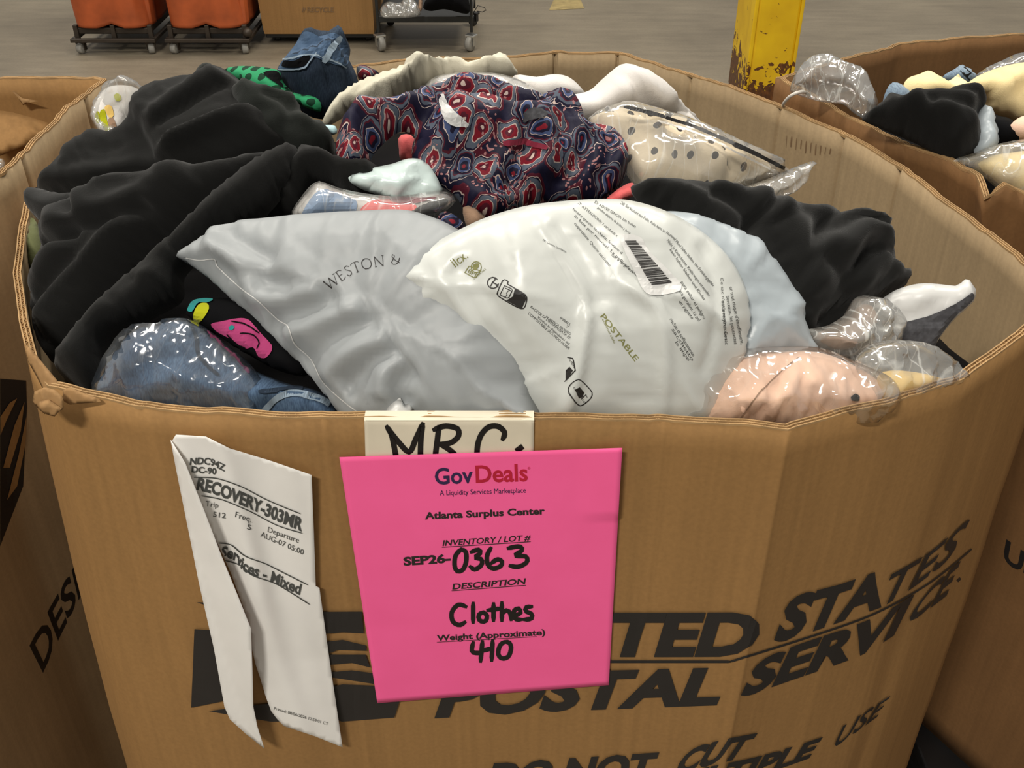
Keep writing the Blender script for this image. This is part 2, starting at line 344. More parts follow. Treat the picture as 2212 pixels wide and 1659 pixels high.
def puff(name, outline, pts, m, T=.04, Tb=None, R=None, folds=(), wr=None, crk=None, puck=None, res=.0055, parent=None, sag=0, lump=None, open_back=False, bk='auto', ang=None, wave=None):
    """soft body on the plane through three (px, py, z) points: T bulge in front, Tb behind, R edge radius, folds = (kind, mm, mm, pixel line)"""
    SEED[0] += 1; sd = SEED[0] * 13.7
    pl = Plane(pts); B = resample(pl.px(crom(outline)), res)
    nb = len(B); lo, hi = B.min(0), B.max(0)
    gx = np.arange(lo[0], hi[0], res); gy = np.arange(lo[1], hi[1], res * .866)
    X = np.array([(x + (res / 2 if j % 2 else 0), y) for j, y in enumerate(gy) for x in gx])
    X = X[inside(X, B)]
    A2 = B; B2 = np.roll(B, -1, 0)
    d, ix, pr, _ = segdist(X, A2, B2); k = d > res * .55; X, d, ix, pr = X[k], d[k], ix[k], pr[k]
    V2 = np.vstack([B, X]); r = delaunay_2d_cdt([Vector(p) for p in V2], [], [list(range(nb))], 1, 1e-7)
    uv = np.array([tuple(p) for p in r[0]]); tri = [f for f in r[2]]
    d, ix, pr, _ = segdist(uv, A2, B2)
    R = R or T * 1.3; q = np.clip(d / R, 0, 1); prof = np.sqrt(np.clip(1 - (1 - q) ** 2, 0, 1))
    u, v = uv[:, 0], uv[:, 1]
    h = T * prof
    if lump: h = h * (1 + lump[0] * fbm(u * lump[1] + sd, v * lump[1]))
    e = np.clip(d / max(.012, R * .35), 0, 1)
    if wr:
        amp, sc, ang, st = wr; ca, sa = math.cos(ang), math.sin(ang)
        a = (u * ca + v * sa) * sc / st; b = (-u * sa + v * ca) * sc
        wx = fbm(u * sc * .35 + sd, v * sc * .35, 2) * 1.2
        h = h + e * amp * 2 * ridged(a + wx + sd, b + wx, 3)
    if crk:
        film = BKM.get(m.name) in ('film', 'crisp', 'mailer')
        h = h + e * crk[0] * (1.5 * crumple(u, v, crk[1] * .8, sd) if film else 2 * ridged(u * crk[1] + sd + fbm(u * crk[1] * .5, v * crk[1] * .5, 2), v * crk[1] + fbm(u * crk[1] * .5 + 9, v * crk[1] * .5, 2), 3))
    if puck:
        amp, fr, dep = puck; L = np.linalg.norm(B2 - A2, axis=1); s0 = np.r_[0, np.cumsum(L)[:-1]]; s = s0[ix] + pr * L[ix]
        f = pn(s * fr + sd, d * fr * .25) + .6 * pn(s * fr * 2.1 + sd, d * fr * .4)
        h = h + amp * 2 * f * np.exp(-d / dep) * np.clip(d / .006, 0, 1)
    for kind, amp, wd, line in folds:
        Ln = pl.px(crom(line, 6, False)); fd, fi, fp, sd2 = segdist(uv, Ln[:-1], Ln[1:]); amp *= .001; wd *= .001
        tt = (fi + fp) / max(1, len(Ln) - 1); fade = np.clip(np.minimum(tt, 1 - tt) * 5 + .15, 0, 1)
        if kind == 'r': g = np.exp(-(fd / wd) ** 2)
        elif kind == 'v': g = -np.exp(-np.abs(fd / wd) ** 1.5)
        else:           # step: high on the left of the line, dropping sharply on its right
            g = np.where(sd2 > 0, np.exp(-(fd / (wd * 2.2)) ** 2), np.exp(-(fd / (wd * .34)) ** 2)) - .5 * np.where(sd2 < 0, np.exp(-((fd - wd * .5) / (wd * .4)) ** 2), 0)
        h = h + amp * g * fade * np.clip(d / .01, 0, 1)
    bd = d < 1e-6
    if BKM.get(m.name, 'fabric') not in ('film', 'crisp', 'mailer'):
        T_ = np.array(tri); ii = np.r_[T_[:, 0], T_[:, 1], T_[:, 2], T_[:, 1], T_[:, 2], T_[:, 0]]; jj = np.r_[T_[:, 1], T_[:, 2], T_[:, 0], T_[:, 0], T_[:, 1], T_[:, 2]]
        cnt = np.bincount(ii, minlength=len(h)) + 1e-9
        for _ in range(1): h = .4 * h + .6 * np.bincount(ii, h[jj], len(h)) / cnt
    Tb = T * .5 if Tb is None else Tb
    hb = -Tb * prof
    h = np.maximum(h, hb + .0015); h[bd] = 0
    fr_ = pl.w(uv, h)
    if sag:                       # droops towards its ends, like cloth over a hump
        c = uv.mean(0); fr_[:, 2] -= sag * ((uv - c) ** 2).sum(1)
    if bk == 'auto': bk = BKM.get(m.name, 'fabric')
    if bk:
        p = BK[bk] if isinstance(bk, str) else bk; nv = np.array(pl.N)
        fr_ = buckle(fr_, tri, bd, uv, nv, p[0], p[1], ang if ang is not None else (SEED[0] * 2.4) % 3.1, p[2], p[3], p[4], wave or (p[6] if len(p) > 6 else .03), sd, d, p[5])
        low = ((fr_ - pl.O) @ pl.N) < hb + .001; low &= ~bd
        fr_[low] += ((hb + .001) - ((fr_ - pl.O) @ pl.N))[low][:, None] * pl.N; h = (fr_ - pl.O) @ pl.N
        uvb = np.stack([(fr_ - pl.O) @ pl.U, (fr_ - pl.O) @ pl.V], 1)
    n = len(uv); bk = fr_ + (hb - h)[:, None] * pl.N
    map_b = np.arange(n) + n; map_b[bd] = np.arange(n)[bd]
    Vv = np.vstack([fr_, bk]); faces = []
    for f in tri:
        a, b, c = f; o = (uv[b, 0]-uv[a, 0])*(uv[c, 1]-uv[a, 1]) - (uv[b, 1]-uv[a, 1])*(uv[c, 0]-uv[a, 0])
        if o < 0: a, c = c, a
        faces.append((a, b, c))
        if not open_back and not (bd[a] and bd[b] and bd[c]): faces.append((map_b[c], map_b[b], map_b[a]))
    used = np.zeros(2 * n, bool); used[np.array(faces).ravel()] = True; re = np.cumsum(used) - 1
    Vv = Vv[used]; UVv = np.vstack([uv, uv])[used]; faces = [tuple(re[list(f)]) for f in faces]
    o = mesh_obj(name, Vv, faces, m, parent, True, UVv + sd)
    return o
def bvh(*objs):
    V, Fc = [], []
    for o in objs:
        k = len(V); mw = o.matrix_world if o.parent is None else o.parent.matrix_basis @ o.matrix_basis
        V += [mw @ v.co for v in o.data.vertices]; Fc += [[i + k for i in p.vertices] for p in o.data.polygons]
    return BVHTree.FromPolygons(V, Fc)

# ------------------------------------------------------------------ printing and writing laid on real surfaces
def land(tree, P, off=.0004):
    """drop pixel points onto the surface they fall on"""
    out = []; last = None
    for p in P:
        d = Vector(ray(*p)).normalized(); h = tree.ray_cast(Vector(CAM), d)
        if h[0] is None: out.append(None); continue
        n = h[1] if h[1].dot(d) < 0 else -h[1]
        out.append(h[0] + n * off * .5 - d * off * .5)
    return out
class Ink:
    """collects strokes, polygons and letters in photo pixels, then lands them on one surface as one mesh"""
    def __init__(s): s.v = []; s.f = []
    def stroke(s, pts, w, smooth=True, w2=None, cap=True):
        P = crom(pts, 6, False) if smooth and len(pts) > 2 else np.array(pts, float); P = resample(P, 5, False); n = len(P)
        t = np.gradient(P, axis=0) if n > 2 else np.tile(P[-1] - P[0], (n, 1)); t /= np.linalg.norm(t, axis=1)[:, None] + 1e-9
        nr = np.stack([-t[:, 1], t[:, 0]], 1); w2 = w if w2 is None else w2
        if cap: P[0] -= t[0] * w * .35; P[-1] += t[-1] * w2 * .35
        k = len(s.v); ww = np.linspace(w, w2, n) / 2
        for i in range(n):
            c = .6 if cap and i in (0, n - 1) and n > 2 else 1
            s.v += [tuple(P[i] + nr[i] * ww[i] * c), tuple(P[i] - nr[i] * ww[i] * c)]
        for i in range(n - 1): s.f.append((k + 2*i, k + 2*i + 1, k + 2*i + 3, k + 2*i + 2))
    def poly(s, pts, smooth=False, step=14):
        P = crom(pts) if smooth else np.array(pts, float); B = resample(P, step) if not smooth else resample(P, 6)
        if not smooth:
            B = []
            for i in range(len(P)):
                a, b = P[i], P[(i + 1) % len(P)]; m = max(1, int(np.linalg.norm(b - a) / step)); B += [a + (b - a) * j / m for j in range(m)]
            B = np.array(B)
        lo, hi = B.min(0), B.max(0)
        X = np.array([(x, y) for y in np.arange(lo[1], hi[1], step) for x in np.arange(lo[0], hi[0], step)] or [lo])
        X = X[inside(X, B)]
        if len(X): X = X[segdist(X, B, np.roll(B, -1, 0))[0] > step * .4]
        V = np.vstack([B, X]) if len(X) else B
        r = delaunay_2d_cdt([Vector(p) for p in V], [], [list(range(len(B)))], 1, 1e-6); k = len(s.v)
        s.v += [tuple(p) for p in r[0]]; s.f += [tuple(i + k for i in f) for f in r[2]]
    def text(s, txt, base, ups, bold=0, shear=0, fill=1.0, cells=24):
        """letters along a baseline of pixels; ups = cap-height vectors at the start and the end (or one per baseline point)"""
        cu = bpy.data.curves.new('t', 'FONT'); cu.body = txt; cu.offset = bold; cu.shear = shear; cu.resolution_u = 3
        ob = bpy.data.objects.new('t', cu); COL.objects.link(ob); bpy.context.view_layer.update()
        me = bpy.data.meshes.new_from_object(ob.evaluated_get(bpy.context.evaluated_depsgraph_get()))
        bpy.data.objects.remove(ob); bpy.data.curves.remove(cu)
        bm = bmesh.new(); bm.from_mesh(me); bpy.data.meshes.remove(me)
        xs = [v.co.x for v in bm.verts]; x0, x1 = min(xs), max(xs); cap = .69
        B = crom(base, 8, False) if len(base) > 2 else np.array(base, float)
        L = np.r_[0, np.cumsum(np.linalg.norm(np.diff(B, axis=0), axis=1))]; tot = L[-1]
        step = (x1 - x0) * 12 / max(tot, 12)
        for i in range(1, int((x1 - x0) / step)):
            bmesh.ops.bisect_plane(bm, geom=bm.verts[:] + bm.edges[:] + bm.faces[:], plane_co=(x0 + i * step, 0, 0), plane_no=(1, 0, 0))
        hmax = max(np.linalg.norm(u) for u in ups)
        for i in range(1, int(hmax / 12) + 1):
            bmesh.ops.bisect_plane(bm, geom=bm.verts[:] + bm.edges[:] + bm.faces[:], plane_co=(0, cap * i * 12 / hmax, 0), plane_no=(0, 1, 0))
        U = np.array(ups, float); ut = np.linspace(0, 1, len(U)) if len(U) != len(base) or len(base) <= 2 else None
        if ut is None:
            bl = np.r_[0, np.cumsum(np.linalg.norm(np.diff(np.array(base, float), axis=0), axis=1))]; ut = bl / bl[-1]
        k = len(s.v); bm.verts.index_update()
        for v in bm.verts:
            q = (v.co.x - x0) / (x1 - x0); yy = v.co.y / cap; l = q * tot
            p = np.array([np.interp(l, L, B[:, 0]), np.interp(l, L, B[:, 1])]); u = np.array([np.interp(q, ut, U[:, 0]), np.interp(q, ut, U[:, 1])])
            s.v.append(tuple(p + u * yy))
        s.f += [tuple(v.index + k for v in f.verts) for f in bm.faces]; bm.free()
    def build(s, name, tree, m, parent=None, off=.0004):
        P = land(tree, s.v, off); ok = [p is not None for p in P]; re = np.cumsum(ok) - 1
        f = [tuple(re[i] for i in q) for q in s.f if all(ok[i] for i in q)]
        v = [p for p in P if p is not None]
        if not f: return None
        iv = parent.matrix_basis.inverted() if parent else Matrix()
        return mesh_obj(name, [iv @ p for p in v], f, m, parent, False)

# ------------------------------------------------------------------ simple solids
def bx(bm, c, s, bev=0, rot=None):
    r = bmesh.ops.create_cube(bm, size=1); mt = Matrix.Translation(c) @ (rot or Matrix()) @ Matrix.Diagonal((*s, 1))
    bmesh.ops.transform(bm, matrix=mt, verts=r['verts'])
    if bev:
        ed = {e for v in r['verts'] for e in v.link_edges}; bmesh.ops.bevel(bm, geom=list(ed), offset=bev, segments=2, affect='EDGES', profile=.5)
def tube(name, P, r, m, parent=None, n=10, closed=False):
    P = np.array(P, float); N = len(P); V = []; Fc = []
    t = np.gradient(P, axis=0); t /= np.linalg.norm(t, axis=1)[:, None]; ref = np.array([.13, .31, .94])
    for i in range(N):
        a = np.cross(t[i], ref); a /= np.linalg.norm(a); b = np.cross(t[i], a)
        for j in range(n): w = 2 * math.pi * j / n; V.append(P[i] + r * (math.cos(w) * a + math.sin(w) * b))
    for i in range(N - 1):
        for j in range(n): Fc.append((i*n+j, i*n+(j+1) % n, (i+1)*n+(j+1) % n, (i+1)*n+j))
    Fc.append(tuple(range(n))[::-1]); Fc.append(tuple(range((N-1)*n, N*n)))
    return mesh_obj(name, V, Fc, m, parent)
def lathe(bm, prof, axis_m, n=20):
    rings = []
    for r, z in prof: rings.append([bm.verts.new(axis_m @ Vector((r * math.cos(2*math.pi*j/n), r * math.sin(2*math.pi*j/n), z))) for j in range(n)])
    for a, b in zip(rings, rings[1:]):
        for j in range(n): bm.faces.new((a[j], a[(j+1) % n], b[(j+1) % n], b[j]))
    bm.faces.new(rings[0][::-1]); bm.faces.new(rings[-1])

# ------------------------------------------------------------------ THE SETTING
bm = bmesh.new(); bx(bm, (0, 4, -.05), (14, 14, .1)); tag(bm_obj('floor', bm, M['floor']), kind='structure')

# ------------------------------------------------------------------ the big cardboard pallet boxes
def box_wall(root, rim, zbot, bulge, creases=(), th=.007, jag=.0012, rows=26, mats=('card', 'card_in'), flutes=True, seed=0):
    """rim: closed list of world points, counter-clockwise seen from above; bulge(x, y) in metres; creases: world xy of vertical score lines"""
    R = np.array(rim, float); d = np.r_[0, np.cumsum(np.linalg.norm(np.diff(np.vstack([R, R[:1]]), axis=0)[:, :2], axis=1))]; tot = d[-1]
    Rc = np.vstack([R, R[:1]]); ev = lambda s: np.stack([np.interp(s % tot, d, Rc[:, k]) for k in range(3)], 1)
    s = list(np.arange(0, tot, .012)); dense = ev(np.arange(0, tot, .002))
    cs = []
    for c in creases:
        k = np.argmin(((dense[:, :2] - np.array(c[:2])) ** 2).sum(1)) * .002; cs.append(k); s += [k + e for e in (-.006, -.003, -.0015, 0, .0015, .003, .006)]
    s = np.unique(np.round(np.array(s) % tot, 5)); P = ev(s); N = len(s)
    t = ev(s + .01)[:, :2] - ev(s - .01)[:, :2]; t /= np.linalg.norm(t, axis=1)[:, None]; nr = np.stack([t[:, 1], -t[:, 0]], 1)
    P[:, 2] += jag * (fbm(s * 40 + seed * 9, s * 0 + 1.5, 3) * 2) + .8 * jag * np.sign(pn(s * 25 + seed, s * 0 + .5)) * np.abs(pn(s * 90, s * 0 + 4.4))
    gr = np.zeros(N)
    for k in cs:
        dd = np.minimum(np.abs(s - k), tot - np.abs(s - k)); gr = np.maximum(gr, np.exp(-(dd / .0025) ** 2))
    B = np.array([bulge(p[0], p[1]) for p in P]); tt = np.linspace(0, 1, rows + 1) ** 1.15
    V = []
    for side in (0, 1):
        for q in tt:
            z = P[:, 2] * (1 - q) + zbot * q
            of = B * math.sin(min(1, q * 1.5) * math.pi / 2) + .0035 * fbm(s * 3.1 + seed * 5, s * 0 + q * 3 + 2, 3) * min(1, q * 6)
            of = of + (.0006 * gr if side == 0 else -th + .0045 * gr)
            V.append(np.column_stack([P[:, :2] + nr * of[:, None], z]))
    V = np.vstack(V); rr = rows + 1; Fo, Fi = [], []
    for i in range(rows):
        for j in range(N):
            a, b, c, e = i*N+j, i*N+(j+1) % N, (i+1)*N+(j+1) % N, (i+1)*N+j
            Fo.append((a, e, c, b)); k = rr * N; Fi.append((a+k, b+k, c+k, e+k))
    top = [(j, (j+1) % N, rr*N+(j+1) % N, rr*N+j) for j in range(N)]
    bot = [((rows)*N+j, rr*N+rows*N+j, rr*N+rows*N+(j+1) % N, rows*N+(j+1) % N) for j in range(N)]
    o = mesh_obj('side_wall', V, Fo + Fi + top + bot, M[mats[0]], root); o.data.materials.append(M[mats[1]])
    for i in range(len(Fo), len(Fo) + len(Fi)): o.data.polygons[i].material_index = 1
    # the cut edge: three paper liners standing a hair proud, wavy fluting between them
    if flutes:
        su = np.arange(0, tot, .0022); E = ev(su); E[:, 2] = np.interp(su, s, P[:, 2], period=tot)
        t2 = ev(su + .01)[:, :2] - ev(su - .01)[:, :2]; t2 /= np.linalg.norm(t2, axis=1)[:, None]; n2 = np.stack([t2[:, 1], -t2[:, 0]], 1)
        V, Fc = [], []; n = len(su)
        def ribbon(off, w, dz):
            k = len(V)
            for sg in (.5, -.5):
                q = np.column_stack([E[:, :2] + n2 * (off + sg * w)[:, None], E[:, 2] + dz]); V.extend(q)
            q = np.column_stack([E[:, :2] + n2 * (off + .5 * w)[:, None], E[:, 2] - .0015]); V.extend(q)
            q = np.column_stack([E[:, :2] + n2 * (off - .5 * w)[:, None], E[:, 2] - .0015]); V.extend(q)
            for j in range(n):
                b = (j + 1) % n
                Fc.extend([(k+j, k+b, k+n+b, k+n+j), (k+2*n+j, k+2*n+b, k+b, k+j), (k+n+j, k+n+b, k+3*n+b, k+3*n+j)])
        fr = .0012 * (1 + pn(su * 30, su * 0 + 2.2)) * .6
        for o_ in (-.0007, -th / 2, -th + .0007): ribbon(np.full(n, o_), np.full(n, .0011), .0012 + fr)
        for o_ in (-th * .25, -th * .75): ribbon(o_ + th * .2 * np.sin(su * 2 * math.pi / .0088), np.full(n, .0006), .0006 + fr * .5)
        mesh_obj('corrugated_edge', V, Fc, M['liner'], root, False)
    return o
def pallet(cx, cy, rz, label, sx=1.0, sy=1.0, h=.12):
    r = empty('plastic_pallet', (cx, cy, 0), rz); tag(r, label, 'pallet')
    b = bmesh.new()
    for i in range(7): bx(b, (0, -sy/2 + sy*(i+.5)/7, h - .012), (sx, sy/7 - .02, .024), .004)
    for i in range(3): bx(b, (-sx/2 + .05 + (sx-.1)*i/2, 0, h - .036), (.09, sy, .024), .003)
    bm_obj('deck', b, M['blackp'], r)
    for i in range(3):
        b = bmesh.new(); bx(b, (-sx/2 + .06 + (sx-.12)*i/2, 0, (h-.048)/2), (.11, sy, h - .048), .006); bm_obj('skid', b, M['blackp'], r)
    return r
# main box
RIM = [(650,907),(780,906),(1170,907),(1430,910),(1600,922),(1705,930),(1810,899),(1928,873),(2080,822),(2212,726),(2310,640),(2212,560),(2090,465),(2035,425),(1960,365),(1830,290),(1690,230),(1590,190),(1472,155),
       (1340,114),(1200,113),(1090,124),(900,128),(750,144),(405,184),(340,196),(219,287),(148,334),(98,402),(52,442),(38,515),(28,592),(42,700),(62,780),(104,838),(140,846),(210,862),(300,882),(420,893),(540,903)]
rimw = [at(x, y, 1.04) for x, y in RIM]
box = empty('cardboard_box', (0, 1.08, .0)); tag(box, 'large open octagonal cardboard pallet box heaped with clothes, pink sheet on its front', 'cardboard box')
def local(root, pts): c = np.array(root.location); return [np.array(p) - c for p in pts]
def bul(x, y):
    b = 0.0
    if x < -.15: b = .034 * min(1, (-.15 - x) / .2) * (1 if y < 1.1 else .5)
    if x > .4: b = .006
    return b
lb = lambda x, y: bul(x, y + box.location.y)
main_wall = box_wall(box, local(box, rimw), 0, lb, [local(box, [at(x, y, 1.04)])[0] for x, y in ((1693,231),(1834,291),(1953,361),(1500,162),(1195,113),(1335,114),(1437,911),(1705,930),(148,334),(219,287),(700,906))], th=.0075, seed=1)
WALL = bvh(main_wall)
# crushed front-left corner: torn paper flaps curling out of the rim
def torn(px, z, seed, name='torn_flap', parent=box, m='torn', off=0.012, crk=(.0035, 60), T=.0012):
    o = puff(name, [p for p in px for _ in (0, 1)], z, M[m], T=T, Tb=.0006, R=.003, crk=crk, res=.0025, bk=None)
    w = parent.matrix_basis.inverted(); o.data.transform(w); o.parent = parent; return o
torn([(52,742),(66,752),(94,786),(124,822),(136,846),(120,860),(98,850),(78,812),(60,780)], [(60,750,1.052),(130,850,1.047),(80,845,1.030)], 1, crk=(.006, 45))
torn([(74,846),(96,836),(118,842),(136,858),(138,884),(120,892),(108,884),(98,896),(84,884),(70,868)], [(84,840,1.056),(136,858,1.054),(100,890,1.024)], 2, crk=(.009, 50))
torn([(82,868),(104,862),(122,874),(134,882),(118,900),(102,896),(88,888)], [(84,870,1.050),(132,880,1.048),(104,898,1.022)], 4, crk=(.008, 60))
torn([(136,842),(150,836),(178,848),(214,861),(218,868),(186,871),(150,874),(136,866)], [(140,842,1.050),(214,864,1.044),(150,878,1.030)], 3)
# printing on the main box
K = Ink()
def para(K, txt, b0, up, bold=.045): K = Ink(); K.text(txt, b0, up, bold); K.build('lettering', WALL, M['ink'], box, .0020)
para(K, 'UNI', [(1060,1413),(1284,1413)], [(28,-86), (28,-86)])
para(K, 'TED', [(1299,1412),(1450,1412),(1626,1411)], [(26,-86)] * 3)
para(K, 'STA', [(1668,1385),(1774,1351),(1904,1305)], [(34,-92), (38,-86), (22,-80)])
para(K, 'TES', [(1888,1318),(1966,1270),(2050,1206)], [(36,-78), (38,-76), (50,-93)], .016)
para(K, 'POSTAL', [(940,1545),(1180,1531),(1310,1526),(1550,1517)], [(28,-78), (28,-78), (28,-76), (32,-74)])
para(K, 'SERVI', [(1596,1504),(1690,1470),(1800,1432),(1868,1405),(1932,1366)], [(36,-74), (38,-78), (36,-76), (36,-78), (40,-80)])
para(K, 'CE', [(1950,1352),(2006,1312),(2044,1283)], [(46,-72), (40,-76), (30,-72)], .028)
K.stroke([(1100,1429),(1315,1428),(1577,1428)], 6, False); K.stroke([(1577,1428),(1861,1336),(2000,1263),(2097,1186)], 5, True, 4); K.build('ruled_line', WALL, M['ink'], box, .0014); K = Ink()
para(K, 'DO NOT', [(1050,1706),(1405,1680)], [(16,-56), (18,-54)]); para(K, 'CUT', [(1452,1674),(1520,1652),(1600,1634)], [(30,-54), (34,-52), (34,-50)])
para(K, 'MULTIPLE', [(1380,1730),(1600,1683),(1748,1634)], [(26,-50), (26,-46), (28,-42)]); para(K, 'USE', [(1796,1617),(1893,1547)], [(24,-50), (30,-46)], .012)
K.stroke([(2069,1254),(2073,1250)], 6, False); K.build('trademark', WALL, M['ink'], box)
K = Ink()
K.poly([(421,1357),(470,1360),(500,1440),(505,1508),(414,1527)]); K.poly([(426,1299),(470,1300),(470,1304),(440,1304)]); K.poly([(451,1534),(560,1520),(640,1513),(700,1540),(690,1555),(586,1557),(510,1545)])
K.poly([(640,1320),(782,1319),(786,1366),(740,1364),(650,1372)]); K.poly([(660,1390),(740,1380),(790,1392),(792,1404),(730,1402),(704,1412),(790,1412),(800,1440),(760,1430),(690,1436)], step=8)
K.poly([(690,1452),(760,1446),(808,1452),(812,1476),(720,1462)]); K.poly([(680,1490),(740,1476),(830,1480),(866,1505),(852,1548),(738,1557),(700,1540)]); K.poly([(560,1340),(640,1335),(640,1500),(580,1510)])
K.build('eagle_emblem', WALL, M['ink'], box, .0022)
K = Ink()
for i, (w, h) in enumerate([(2,26),(6,20),(3,24),(5,18),(6,24),(4,20),(5,22),(6,18),(3,14),(5,10)]): K.stroke([(1700 + i * 10.5, 293 + i * 3.2), (1698 + i * 10.5, 293 + i * 3.2 + h)], w * .55, False)
K.build('faint_stamp', WALL, M['stamp'], box)

# neighbours: left box and right box
lroot = empty('cardboard_box', (-1.08, .95, 0)); tag(lroot, 'cardboard pallet box at the left edge, part of DESIGNED print on its dark side', 'cardboard box')
z = 1.07
lr = [at(220,176,z), at(150,225,z) , at(0,374,z), (-.605,.93,z), (-.66,.55,z), (-.80,.36,z), (-1.3,.36,z), (-1.55,.6,z), (-1.55,1.2,z), (-1.35,1.36,z), at(-150,180,z), at(0,172,z), at(130,171,z)]
lw = box_wall(lroot, local(lroot, lr), 0, lambda x, y: 0.0, [local(lroot, [p])[0] for p in (at(170,208,z), at(40,340,z), at(130,171,z))], seed=3, jag=.002)
LW = bvh(lw)
K = Ink(); K.text('DESIGNED', [(92,1452),(172,1290),(330,1040)], [(-28,-56), (-14,-62), (-10,-60)], .02); K.build('lettering', LW, M['ink'], lroot)
K = Ink(); K.poly([(0,818),(56,822),(58,880),(50,1050),(0,1180)]); K.build('eagle_emblem', LW, M['ink'], lroot)
K = Ink(); K.poly([(6,1010),(30,920),(52,868),(44,930),(20,1010)]); K.poly([(0,900),(20,870),(36,860),(12,910),(0,940)]); K.poly([(14,1080),(40,980),(56,900),(54,960),(36,1050)]); K.build('emblem_feathers', LW, M['card'], lroot, .0016)
o = torn([(14,184),(48,212),(84,218),(60,222),(50,228),(38,210)], [(14,184,1.07),(84,218,1.045),(50,228,1.03)], 5, parent=lroot, crk=(.001, 20), T=.0012)
rroot = empty('cardboard_box', (1.05, .95, .15)); tag(rroot, 'cardboard pallet box of clothes at the right edge, beside the yellow post', 'cardboard box')
z = 1.04
rr_ = [at(1675,168,z), (.60,1.60,z), (.9,1.68,z), (1.3,1.66,z), (1.55,1.4,z), (1.55,.7,z), (1.3,.4,z), (.95,.50,z), (.72,.76,z), (.61,.94,z), at(2212,424,z), at(2172,402,z + .012), at(2140,424,z), at(2128,438,z - .008), at(2117,400,z), at(2108,380,z), at(2046,348,z), at(1961,316,z), at(1837,257,z), at(1769,220,z)]
rr_ = rr_[::-1]; rr_ = [np.array(p) for p in rr_]
if sum(a[0]*b[1]-b[0]*a[1] for a, b in zip(rr_, rr_[1:] + rr_[:1])) < 0: rr_ = rr_[::-1]
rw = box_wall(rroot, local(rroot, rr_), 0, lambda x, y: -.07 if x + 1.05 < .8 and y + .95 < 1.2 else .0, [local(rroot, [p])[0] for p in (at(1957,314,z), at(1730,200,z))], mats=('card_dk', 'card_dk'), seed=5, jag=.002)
RW = bvh(rw)
K = Ink(); K.text('US', [(2166,1208),(2200,1232),(2240,1256)], [(8,-42)] * 3, .03); K.build('lettering', RW, M['ink'], rroot)
pallet(1.1, .98, 0, 'black plastic pallet showing at lower right under the right cardboard box', .95, 1.1, .15)
#MARK_BG
# ------------------------------------------------------------------ background: post, orange tubs, boxes, cart
y0 = 4.2; p = aty(1640, 0, y0); q = aty(1734, 0, y0)
bm = bmesh.new(); bx(bm, ((p[0] + q[0]) / 2, y0 + .2, .9), (q[0] - p[0], .4, 1.8), .012)
post = bm_obj('guard_post', bm, M['post'])
bm = bmesh.new(); bx(bm, (p[0] - .006, y0 + .03, .9), (.016, .07, 1.8), .004); bx(bm, (q[0] + .004, y0 + .03, .9), (.014, .07, 1.8), .004)
tag(post, 'yellow steel post with rust-chipped base behind the boxes', 'post'); bm_obj('corner_flange', bm, M['post'], post)
def caster(parent, x, y, r, m_wheel, m_br, yaw=.3):
    c = empty('caster', (x, y, 0)); c.parent = parent; c.rotation_euler = (0, 0, yaw)
    bm = bmesh.new(); mt = Matrix.Translation((0, 0, r)) @ Matrix.Rotation(math.pi/2, 4, 'Y')
    lathe(bm, [(r*.25, -.016), (r*.55, -.013), (r*.9, -.014), (r, -.008), (r, .008), (r*.9, .014), (r*.55, .013), (r*.25, .016)], mt); bm_obj('wheel', bm, m_wheel, c, True)
    bm = bmesh.new()
    for s in (-1, 1): bx(bm, (s*.021, .006, r*1.35), (.004, r*.8, r*1.3), .001)
    bx(bm, (0, .01, r*2.02), (.052, r*1.2, .012), .003); bm_obj('fork', bm, m_br, c)
    return c
def hamper(x0, x1, y, label):
    cx = (x0 + x1) / 2; w = x1 - x0; r = empty('rolling_tub', (cx, y, 0)); tag(r, label, 'tub', 'orange rolling tubs')
    V, Fc = [], []; n = 120; zs = [.122, .126, .14, .17, .22, .30, .42, .56, .60, .60]; D = .62
    for k, z in enumerate(zs):
        g = (z - .12) / .48; hw = w * (.49 + .035 * g) * (0.93 if k == 0 else 1); hd = D / 2 * (1 + .10 * g) * (.95 if k == 0 else 1)
        if k == 9: hw *= .95; hd *= .95
        for j in range(n):
            a = 2 * math.pi * j / n; c, s = math.cos(a), math.sin(a); x = hw * np.sign(c) * abs(c) ** .35; yy = hd * np.sign(s) * abs(s) ** .35
            fl = .022 * (max(0, math.cos(x / w * 2 * math.pi * 2.0 + .8)) ** 2) * min(1, g * 3 + .1) if abs(s) > .5 else .009 * max(0, math.cos(yy * 40)) ** 2
            lob = -.018 * math.exp(-(x / .03) ** 2) if k < 4 else 0
            kx = 1 - fl / hw; V.append((x * kx, (yy + D / 2) - np.sign(s) * (fl + (-lob if k < 4 else 0)) if abs(s) > .5 else yy + D / 2, z + (-lob * .9 if k < 3 else 0)))
    for k in range(len(zs) - 1):
        for j in range(n): Fc.append((k*n+j, k*n+(j+1) % n, (k+1)*n+(j+1) % n, (k+1)*n+j))
    Fc.append(tuple(range(n))[::-1]); k = len(zs) - 1; Fc.append(tuple(range(k*n, k*n+n)))
    mesh_obj('tub', V, Fc, M['orange'], r)
    bm = bmesh.new()
    for yy in (0.0, D): bx(bm, (0, yy, .068), (w + .02, .022, .018), .003)
    for s in (-1, 1): bx(bm, (s * w / 2, D / 2, .068), (.02, D, .018), .003)
    for s in (-1, 0, 1): bx(bm, (s * w * .46, .03, .10), (.022, .022, .07), .003); bx(bm, (s * w * .46, D - .03, .10), (.022, .022, .07), .003)
    bx(bm, (0, D / 2, .105), (w * .9, D * .9, .03), .004); bm_obj('undercarriage', bm, M['steel'], r)
    for s in (-1, 1):
        for yy in (.02, D - .02): caster(r, s * w * .44, yy, .026, M['rubber'], M['steel'], .3 * s)
    return r
